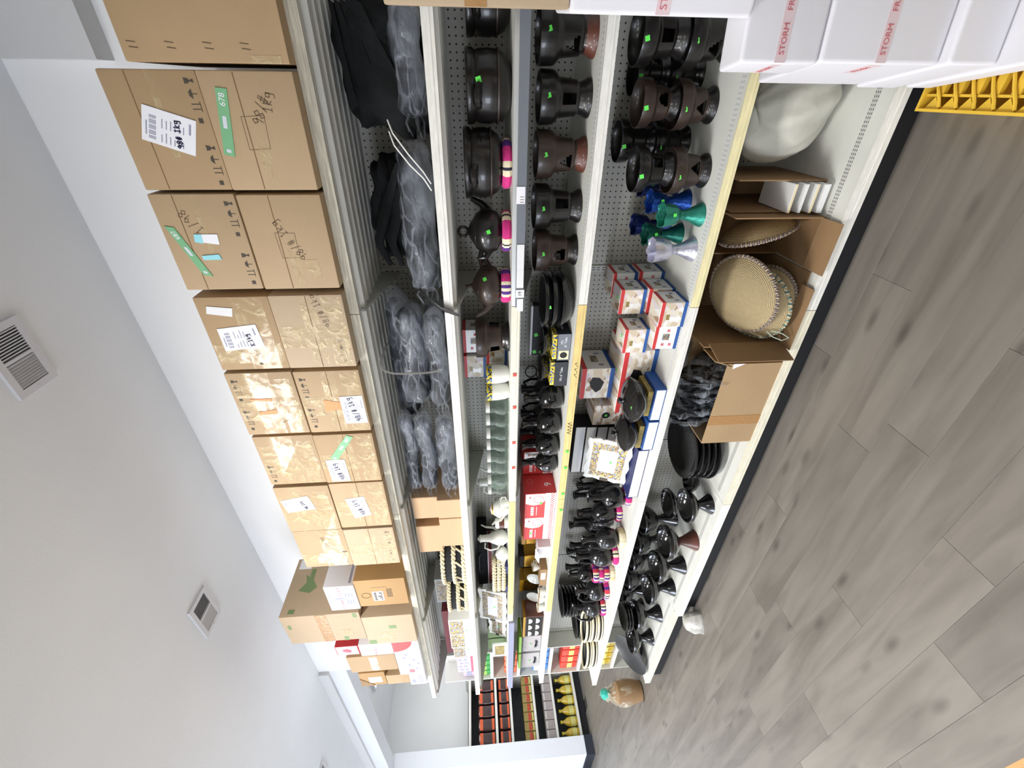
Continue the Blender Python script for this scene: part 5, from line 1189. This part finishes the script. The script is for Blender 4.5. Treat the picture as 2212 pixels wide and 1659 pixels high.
# ------------------------------------------------------------------ base deck
def sack_bag(name, label, cat, c, size, seed, material, tie=None):
    rnd = random.Random(seed); ph = [rnd.uniform(0, 6.28) for _ in range(10)]; mb = MB(); nu, nv = 96, 48
    for j in range(nv+1):
        f = j/nv; rad = math.sin(PI*min(1, f*1.15+.02))**.55 if f < .8 else max(.05, .62*(1-(f-.8)/.2)+.03)
        for i in range(nu):
            a = 2*PI*i/nu; wr = 1+.06*math.sin(5*a+ph[0]+4*f)-.09*abs(math.sin(2.5*a+ph[1]-3*f))-.06*abs(math.sin(4*a+ph[2]+5*f+1.5*math.sin(2*a)))+.02*math.sin(14*a+ph[5]+9*f)+.08
            mb.v.append((rad*wr*size[0]/2*math.cos(a)+.03*math.sin(3*f+ph[3]), rad*wr*size[1]/2*math.sin(a), f*size[2]*(1+.05*math.sin(4*a+ph[4]))))
    for j in range(nv):
        for i in range(nu): mb.f.append((j*nu+i, j*nu+(i+1) % nu, (j+1)*nu+(i+1) % nu, (j+1)*nu+i))
    mb.f.append(tuple(reversed(range(nu)))); mb.f.append(tuple(range(nv*nu, nv*nu+nu)))
    zm = min(v[2] for v in mb.v); mb.v = [(x, y, z-zm) for x, y, z in mb.v]
    t = thing(name, label, cat, c); mb.build('bag_skin', material, t, True, 80)
    if tie: MB().tube([(.03*math.cos(q), .03*math.sin(q), size[2]*.9) for q in [2*PI*i/16 for i in range(16)]], .006, 6, closed=True).build('tie', tie, t, True)
    return t
sack_bag('plastic_sack', 'slumped off-white plastic sack on the base deck at the near end', 'sack', (-.055, 1.905, Z6), (.40, .36, .405), 4, 'sack')
t = thing('crumpled_bag', 'small grey crumpled bag between the sack and the white cartons', 'bag', (.235, 1.80, Z6))
MB().lathe([(0, 0), (.07, .0), (.085, .05), (.07, .14), (.05, .20), (.06, .26), (0, .27)], 24, wob=lambda a, j, r_, z: (r_*(1+.08*math.sin(5*a+j)), z)).build('bag_skin', 'pack_grey', t, True, 80)
def open_carton(label, x0, x1, y0, y1, h, open_='front', material='cardboard_old', flaps=(), th=.005, lw=0, rw=0, group='opened cardboard cartons on the base deck'):
    w_, d = x1-x0, y1-y0; t = thing('open_carton', label, 'carton', ((x0+x1)/2, y0, Z6), 0, group)
    def wall(nm, *b): return MB().box(*b).build(nm, material, t)
    wall('bottom_wall', -w_/2, w_/2, 0, d, 0, th); wall('side_wall', -w_/2, -w_/2+th, lw, d, th, h); wall('side_wall', w_/2-th, w_/2, rw, d, th, h); wall('rear_wall', -w_/2+th, w_/2-th, d-th, d, th, h)
    if open_ != 'front': wall('front_wall', -w_/2+th, w_/2-th, 0, th, th, h)
    for (c_, size, rot) in flaps: MB().obox(c_, size, rot).build('flap', material, t)
    return t
RX = lambda a: Matrix.Rotation(R(a), 3, 'X'); RY = lambda a: Matrix.Rotation(R(a), 3, 'Y'); RZ = lambda a: Matrix.Rotation(R(a), 3, 'Z')
t = open_carton('narrow opened carton with white foam boards slotted in front', -.398, -.278, 1.745, 2.10, .36, 'front')
for k in range(4):
    o = thing('foam_board', 'white foam board, %s from the deck in the narrow carton' % ORD[k], 'board', (-.338, 1.70, Z6+.016+.044*k), 0, 'white foam boards'); MB().rbox(-.052, .052, -.004, .20, 0, .011 if k else .022, .001).build('board', 'foam', o); MB().box(-.052, .052, -.0048, -.004, .001, .010).build('cut_edge', 'foam_cream' if k % 2 else 'foam', o)
    o.rotation_euler = (0, 0, 0)
open_carton('opened carton holding one straw mat, lying on its side', -.605, -.402, 1.675, 2.09, .37, 'front', lw=.20, flaps=[((0, -.05, .012), (.20, .11, .004), RX(4))])
open_carton('opened carton holding leaning straw mats, lying on its side', -.955, -.612, 1.640, 2.09, .37, 'front', rw=.27, flaps=[((-.168, -.055, .18), (.004, .12, .34), RZ(-14)), ((-.02, -.03, .012), (.28, .07, .004), RX(3))])
MC = [(-.735, 1.715, .385), (-.785, 1.73, .305), (-.765, 1.765, .232)]
def straw_mat(label, c, r_, nrm, rim='rim_twist', h=.045):
    t = thing('straw_mat', label, 'straw mat', c, 0, 'round woven straw mats')
    M2 = Vector((0, 0, -1)).rotation_difference(Vector(nrm).normalized()).to_matrix().to_4x4()
    a = MB().lathe([(0, -h), (r_*.35, -h*.96), (r_*.62, -h*.8), (r_*.85, -h*.45), (r_, 0), (r_*.98, .008), (r_*.82, -h*.30), (r_*.5, -h*.7), (0, -h*.85)], 56).build('woven_disc', 'straw', t, True, 60); a.matrix_local = M2
    b = MB(); n = 120
    for s_ in (0, PI): b.tube([((r_+.004*math.cos(30*q+s_))*math.cos(q), (r_+.004*math.cos(30*q+s_))*math.sin(q), .004*math.sin(30*q+s_)+.002) for q in [2*PI*i/n for i in range(n)]], .0060, 5, closed=True)
    b = b.build('twisted_rim', rim, t, True); b.matrix_local = M2
    return t
straw_mat('straw mat alone inside the middle opened carton', (-.503, 1.84, .320), .146, (.93, .153, .34), 'rim_twist', .05)
straw_mat('front straw mat with a purple twisted rim, topmost in its carton', MC[0], .168, (-.16, -.37, .91), 'rim_twist', .05)
straw_mat('middle straw mat with a teal twisted rim under the front one', MC[1], .162, (-.16, -.45, .88), 'rim_teal', .05)
straw_mat('grey brown straw mat deepest in the carton', MC[2], .130, (.0, -.45, .88), 'rim_twist', .045)
t = thing('twine_loop', 'pale green twine loop hanging from the straw mats', 'twine', (-.87, 1.60, Z6+.004)); MB().tube([(0, .02, .11), (-.02, .005, .085), (-.03, -.012, .05), (-.012, -.022, .03), (.004, -.01, .06), (.006, .012, .10)], .0025, 6).build('loop', 'twine', t, True)
c3 = open_carton('long low carton with a brown tape band, full of plastic wrapped plates', -1.49, -1.016, 1.590, 1.93, .262, 'top', 'cardboard_b', flaps=[((.20, .34, .30), (.05, .005, .10), RX(-15)), ((.239, .06, .285), (.004, .12, .09), RY(18))])
MB().box(-.118, -.062, -.0010, 0, 0, .262).build('packing_tape', 'tape_brown', c3)
MB().poly([(.238, .18), (.238, .235), (.21, .235)], -.001, 0).build('torn_label', 'paper', c3)
rw = random.Random(5)
for k in range(7):
    x = -1.42+.052*k; sc_ = rw.uniform(.86, 1.02)
    t = thing('wrapped_plate', 'plastic wrapped black plate standing in the long carton, %s from the left' % ORD[k], 'plate', (x, 1.755+rw.uniform(-.03, .03), Z6+.05), 0, 'plates wrapped in clear plastic')
    M2 = Matrix.Translation((0, 0, .165+rw.uniform(-.012, .035))) @ Matrix.Rotation(R(rw.uniform(-2, 16)), 4, 'Z') @ Matrix.Rotation(R(rw.uniform(64, 76)), 4, 'Y') @ Matrix.Scale(sc_, 4)
    a = MB().lathe([(0, -.012), (.07, -.010), (.135, .004), (.137, .010), (.07, -.002), (0, -.004)], 32).build('plate', 'black_ceramic', t, True); a.matrix_local = M2
    p1, p2 = rw.uniform(0, 6), rw.uniform(0, 6)
    b = MB().lathe([(0, -.018), (.06, -.020), (.10, -.020), (.140, -.008), (.158, .002), (.150, .014), (.09, .012), (.05, .014), (0, .012)], 48, wob=lambda q, j, r_, z: (r_*(1+.05*math.sin(3*q+p1)+.04*math.sin(7*q+j*1.3+p2)+.03*math.sin(13*q+j)), z+.010*math.sin(5*q+p1+j)+.006*math.sin(11*q+p2))).build('plastic_film', 'film_clear', t, True, 80); b.matrix_local = M2
GP = 'big black platters on the base deck'
for k in range(5): dish_thing('big black platter, %s from the bottom of the stack beside the long carton' % ORD[k], -1.762+.006*(k % 2), 1.865, Z6+.034*k, .198-.002*k, .055, GP, 'platter', 'black_platter', 'black_ceramic')
dish_thing('black dish lying behind the big platters', -2.03, 2.035, Z6, .088, .05, 'loose black dishes')
t = dish_thing('black shallow dish standing left of the big platters', -2.10, 1.885, Z6, .072, .06, 'loose black dishes')
def pedestal(label, x, y, h, r_, foot='black_gloss', group='black pedestal bowls on the base deck', st=False):
    t = thing('pedestal_bowl', label, 'bowl', (x, y, Z6), 0, group)
    MB().lathe([(0, 0), (r_*.60, 0), (r_*.58, h*.04), (r_*.40, h*.22), (r_*.24, h*.42), (r_*.22, h*.50), (0, h*.50)], 36).build('foot', foot, t, True, 60)
    MB().lathe([(0, h*.49), (r_*.24, h*.50), (r_*.62, h*.62), (r_*.93, h*.82), (r_*.95, h*.86), (r_, h*.88), (r_, h*.96), (r_*.97, h), (r_*.90, h), (r_*.86, h*.88), (r_*.5, h*.66), (0, h*.60)], 44).build('bowl', 'black_gloss', t, True, 50)
    if st: sticker(t, (0, -r_, h*.92), (0, -1, 0), .013)
    return t
pedestal('black pedestal bowl nearest the shelf edge, beside the big platters', -2.10, 1.700, .158, .105)
pedestal('black pedestal bowl behind the one nearest the big platters', -2.335, 1.915, .135, .105)
pedestal('tall black pedestal bowl with a reddish brown foot', -2.462, 1.705, .215, .112, 'clay_red')
pedestal('tall black pedestal bowl left of the brown footed one', -2.770, 1.728, .208, .110)
pedestal('tall black pedestal bowl second left of the brown footed one', -3.075, 1.745, .200, .110)
pedestal('tall black pedestal bowl near the end of the front row', -3.50, 1.775, .215, .115)
pedestal('last black pedestal bowl of the front row at the shelf end', -3.86, 1.765, .19, .115)
for k, (x, y) in enumerate(((-2.58, 1.985), (-2.83, 1.99), (-3.07, 2.0), (-3.32, 1.99), (-3.57, 2.02), (-3.83, 2.02))):
    pedestal('black pedestal bowl in the back row, %s from the big platters' % ORD[k], x, y, .25 if k < 5 else .2, .108, group='black pedestal bowls in the back row')
for k in range(3): dish_thing('black bowl nested on a pedestal bowl of the front row, %s' % ('lower', 'middle', 'upper')[k], -3.50, 1.775, Z6+.2165+.022*k, .108, .045, 'nested black bowls')
t = thing('leaning_plate', 'large dark brown plate leaning at the far end of the base deck', 'plate', (-4.22, 1.80, Z6)); o = MB().lathe([(0, -.02), (.1, -.016), (.178, .008), (.18, .014), (.1, -.006), (0, -.010)], 44).build('plate', 'clay_black', t, True); o.matrix_local = Matrix.Translation((0, 0, .105)) @ Matrix.Rotation(R(30), 4, 'X')
dish_thing('black dish under the leaning brown plate', -4.22, 1.86, Z6, .12, .05, 'loose black dishes')

# ------------------------------------------------------------------ floor: near cartons, crate, litter
W0 = [(.112, .198, .36), (.2, .333, .30), (.335, .658, .27), (.66, .865, .11)]
def red_tape(t, z, w_, h=.018, n=5):
    MB().box(.002, w_-.002, -.0008, 0, z-h*.7, z+h*.7).build('printed_tape', 'tape_pink', t)
    for q in range(n): text_part('FRAGILE' if q % 2 else 'STORM', t, 'red_soft', h, (.05+.092*q, -.0014, z))
for k, (z0, z1, dp) in enumerate(W0):
    sh = [.004, .0, .0, -.003][k]
    t = thing('white_carton', 'large white carton with red printed tape, %s from the yellow pallet' % ORD[k], 'carton', (.064+sh, [1.175, 1.272, 1.30, 1.305][k], z0), R([8.2, 9.2, 8.6, 9][k]), 'white cartons stacked on the pallet')
    h = z1-z0
    MB().rbox(0, .42, 0, dp, 0, h, .010, 3).build('body', 'white_carton', t, True)
    if h > .14:
        red_tape(t, h*.5, .42, .020, 4)
        text_part('STORM', t, 'red_soft', .018, (-.0012, .06, h*.5), (PI/2, 0, -PI/2))
        MB().box(-.0008, 0, .01, min(.10, dp-.01), h*.44, h*.56).build('printed_tape', 'tape_pink', t)
t = thing('white_carton', 'white carton with pink tape on top of the pallet stack', 'carton', (.146, 1.30, .867), R(-6.5), 'white cartons stacked on the pallet'); MB().rbox(0, .36, 0, .22, 0, .44, .010, 3).build('body', 'white_carton', t, True); red_tape(t, .22, .36, .024, 3)
t = thing('cardboard_carton', 'tan carton topmost on the stack of white cartons', 'carton', (.153, 1.30, 1.308), R(-6.5)); MB().rbox(0, .36, 0, .22, 0, .42, .006, 2).build('body', 'cardboard_d', t, True); MB().box(.001, .359, -.001, 0, .19, .24).build('packing_tape', 'tape_brown', t)
# yellow plastic pallet under the cartons: pierced top of triangles and arcs inside a rim
t = thing('plastic_pallet', 'yellow pierced plastic pallet under the white cartons', 'pallet', (-.044, .90, 0)); cw, cd, ch = .56, .652, .11
for b_ in ((0, .008, 0, cd), (cw-.008, cw, 0, cd), (.008, cw-.008, 0, .008), (.008, cw-.008, cd-.008, cd)): MB().box(b_[0], b_[1], b_[2], b_[3], 0, ch).build('rim', 'yellow_plastic', t)
for q in range(11):
    y = .014+q*(cd-.03)/11; st = (cd-.03)/11
    MB().poly([(.008, y), (.008, y+st*.92), (.040, y+st*.5)], ch-.022, ch-.010, 'XY').build('corner_web', 'yellow_plastic', t)
    MB().tube([(.012, y, ch-.008), (.03, y+st*.12, ch-.006), (.06, y+st*.5, ch-.006), (.10, y+st*.9, ch-.006), (.15, y+st*1.15, ch-.008)], .0045, 6).build('arc_rib', 'yellow_plastic', t, True)
    for d in range(1, 7): MB().box(.046+.075*(d-1), .100+.075*(d-1), y+.2*st, y+.62*st, ch-.026, ch-.012).build('grid_bar', 'yellow_plastic', t)
for d in range(8): MB().box(.040+.07*d, .047+.07*d, .008, cd-.008, 0, ch-.012).build('rib', 'yellow_plastic', t)
MB().box(.008, cw-.008, .008, cd-.008, .03, .036).build('web_panel', 'yellow_plastic', t)
t = thing('wood_crate', 'low orange brown wooden tray across the aisle, at the picture corner', 'tray', (-1.95, .06, 0)); MB().rbox(-.42, .42, -.22, .245, 0, .016, .003).build('base', 'orange_wood', t); r_ = MB(); r_.box(-.42, .42, .235, .25, .016, .035).box(-.42, .42, -.225, -.21, .016, .035).box(-.42, -.405, -.21, .235, .016, .035).box(.405, .42, -.21, .235, .016, .035); r_.build('rim', 'orange_wood', t)
t = thing('foam_scrap', 'crushed white packaging scrap on the floor under the far deck', 'packaging', (-3.22, 1.555, 0)); MB().lathe([(0, 0), (.075, 0), (.07, .05), (.05, .10), (.03, .115), (0, .115)], 14, wob=lambda a, j, r_, z: (r_*(1+.2*math.sin(3*a+j)), z)).build('scrap', 'bag_film', t, True); MB().lathe([(0, .002), (.055, .004), (.05, .05), (0, .09)], 10).build('crumpled_core', 'foam', t, True)
t = sack_bag('plastic_bag', 'tied clear plastic bag of brown goods on the floor at the end of the run', 'bag', (-5.12, 1.83, 0), (.27, .24, .42), 21, 'bag_tan', 'teal')
MB().lathe([(0, .01), (.09, .01), (.115, .12), (.10, .26), (.04, .32), (0, .33)], 24).build('bag_contents', 'cardboard_old', t, True); MB().lathe([(0, .33), (.04, .345), (.048, .385), (.03, .42), (0, .43)], 14, wob=lambda a, j, q, z: (q*(1+.25*math.sin(3*a+j)), z)).build('teal_wrapper', 'teal', t, True)

# ------------------------------------------------------------------ narrow rack at the wall end, rack on the far wall
t = thing('narrow_rack', 'narrow white wall rack past the end of the shelving run', 'shelving', (-4.70, 2.0, 0))
MB().box(-.265, .265, .185, .197, .02, 1.98).build('back_panel', 'grey_metal', t)
for x in (-.272, .272): MB().box(x-.006, x+.006, 0, .197, 0, 2.0).build('side_panel', 'white_metal', t)
NZ = [.30, .655, .955, 1.272, 1.538, 1.695]
for z in NZ:
    s = MB().box(-.266, .266, 0, .185, z-.022, z).build('shelf', 'grey_metal', t); MB().box(-.266, .266, -.004, 0, z-.026, z+.004).build('front_lip', 'lip_white', s)
def packs(n, x0, x1, y, z, h, d, material, lab, cat, group, extra=None, name='product_pack', rot=0):
    for k in range(n):
        w_ = (x1-x0)/n; x = x1-w_*(k+.5)
        t = thing(name, lab % ORD[k], cat, (x, y, z), rot, group)
        MB().rbox(-w_*.46, w_*.46, 0, d, 0, h, min(w_, h)*.12, 2).build('pack', material, t, True)
        if extra: MB().rbox(-w_*.36, w_*.36, -.0015, .001, h*extra[1], h*extra[2], .001).build('pack_label', extra[0], t)
NR = 'packs on the narrow rack'
packs(4, -4.96, -4.44, 2.03, NZ[5]+.001, .12, .12, 'lilac', 'lilac pack on the top shelf of the narrow rack, %s from the run', 'pack', NR, ('print_grey', .3, .7))
packs(5, -4.96, -4.44, 2.03, NZ[4]+.001, .115, .12, 'pack_green', 'green pack on the narrow rack, %s from the run', 'pack', NR, ('pack_lime', .35, .65))
packs(4, -4.96, -4.44, 2.03, NZ[3]+.001, .13, .12, 'pack_orange', 'orange pack on the narrow rack, %s from the run', 'pack', NR, ('pack_redgold', .2, .4))
packs(4, -4.96, -4.44, 2.03, NZ[2]+.001, .16, .12, 'pack_blue', 'blue and white pack on the narrow rack, %s from the run', 'pack', NR, ('white_gloss', .5, .9))
packs(4, -4.96, -4.44, 2.03, NZ[1]+.001, .17, .12, 'pack_redblue', 'bright red pack on the narrow rack, %s from the run', 'pack', NR, ('label_yellow', .3, .6))
packs(4, -4.96, -4.44, 2.03, NZ[0]+.001, .20, .12, 'oil', 'amber oil jug on the narrow rack, %s from the run', 'jug', NR, ('label_yellow', .3, .7), 'oil_jug')
FX = -8.45
t = thing('wall_rack', 'dark backed rack of dry goods on the far wall beside the pillar', 'shelving', (FX, 2.95, 0))
MB().box(-.52, -.50, -.48, .95, .02, 1.95).build('back_panel', 'pack_dark', t)
for y in (-.485, .47, .95): MB().box(-.50, .0, y-.008, y+.008, 0, 1.98).build('side_panel', 'grey_metal', t)
FZ = [.155, .53, .85, 1.24, 1.483, 1.913]
for z in FZ:
    s = MB().box(-.50, 0, -.477, .462, z-.03, z).build('shelf', 'grey_metal', t); MB().box(0, .012, -.477, .462, z-.034, z+.004).build('front_lip', 'lip_white', s)
MB().box(-.50, -.04, -.477, .942, 0, .12).build('kick_plate', 'kick_black', t)
def far_packs(n, z, h, material, lab, cat, bands=(), name='product_pack', pillow=False, y0=2.48, y1=3.40, d=.22):
    for k in range(n):
        w_ = (y1-y0)/n; y = y0+w_*(k+.5)
        t = thing(name, lab % ORD[k], cat, (FX-.03, y, z+.0005), 0, 'goods on the far wall rack')
        b = min(w_, h)*(.22 if pillow else .08)
        MB().rbox(-d, 0, -w_*.47, w_*.47, 0, h, b, 3).build('pack', material, t, True)
        for (m_, a, c_) in bands: MB().rbox(-.004, .003, -w_*.40, w_*.40, h*a, h*c_, .001).build('pack_label', m_, t)
far_packs(5, FZ[4], .285, 'pack_brown', 'brown and orange food bag on the upper rack shelf, %s from the pillar', 'food bag', [('pack_orange', .08, .22), ('pack_orange', .72, .9)], 'food_bag', True)
far_packs(5, FZ[3]-.0, .19, 'pack_brown', 'brown and orange food bag on the second rack shelf, %s from the pillar', 'food bag', [('pack_orange', .08, .24), ('pack_orange', .72, .9)], 'food_bag', True)
far_packs(7, FZ[2], .17, 'pack_gold', 'green and red tin on the far wall rack, %s from the pillar', 'tin', [('pack_redgold', .3, .6), ('label_yellow', .1, .22)], 'food_tin')
far_packs(7, FZ[1], .15, 'pack_grey', 'pale grey canister on the far wall rack, %s from the pillar', 'canister', [('card_white', .8, .88)], 'canister')
for k in range(6):
    y = 2.56+.152*k; t = thing('oil_bottle', 'yellow oil bottle on the lowest rack shelf, %s from the pillar' % ORD[k], 'bottle', (FX-.10, y, FZ[0]+.0005), 0, 'oil bottles on the far wall rack')
    MB().lathe([(0, 0), (.060, 0), (.066, .012), (.066, .13), (.055, .17), (.028, .21), (.020, .235), (.020, .25), (0, .25)], 22).build('bottle', 'oil', t, True); MB().lathe([(.023, .245), (.023, .275), (0, .276)], 16).build('cap', 'yellow_cap', t, True)
    o = MB().lathe([(.0672, .035), (.0672, .11)], 22).build('bottle_label', 'label_yellow', t, True)
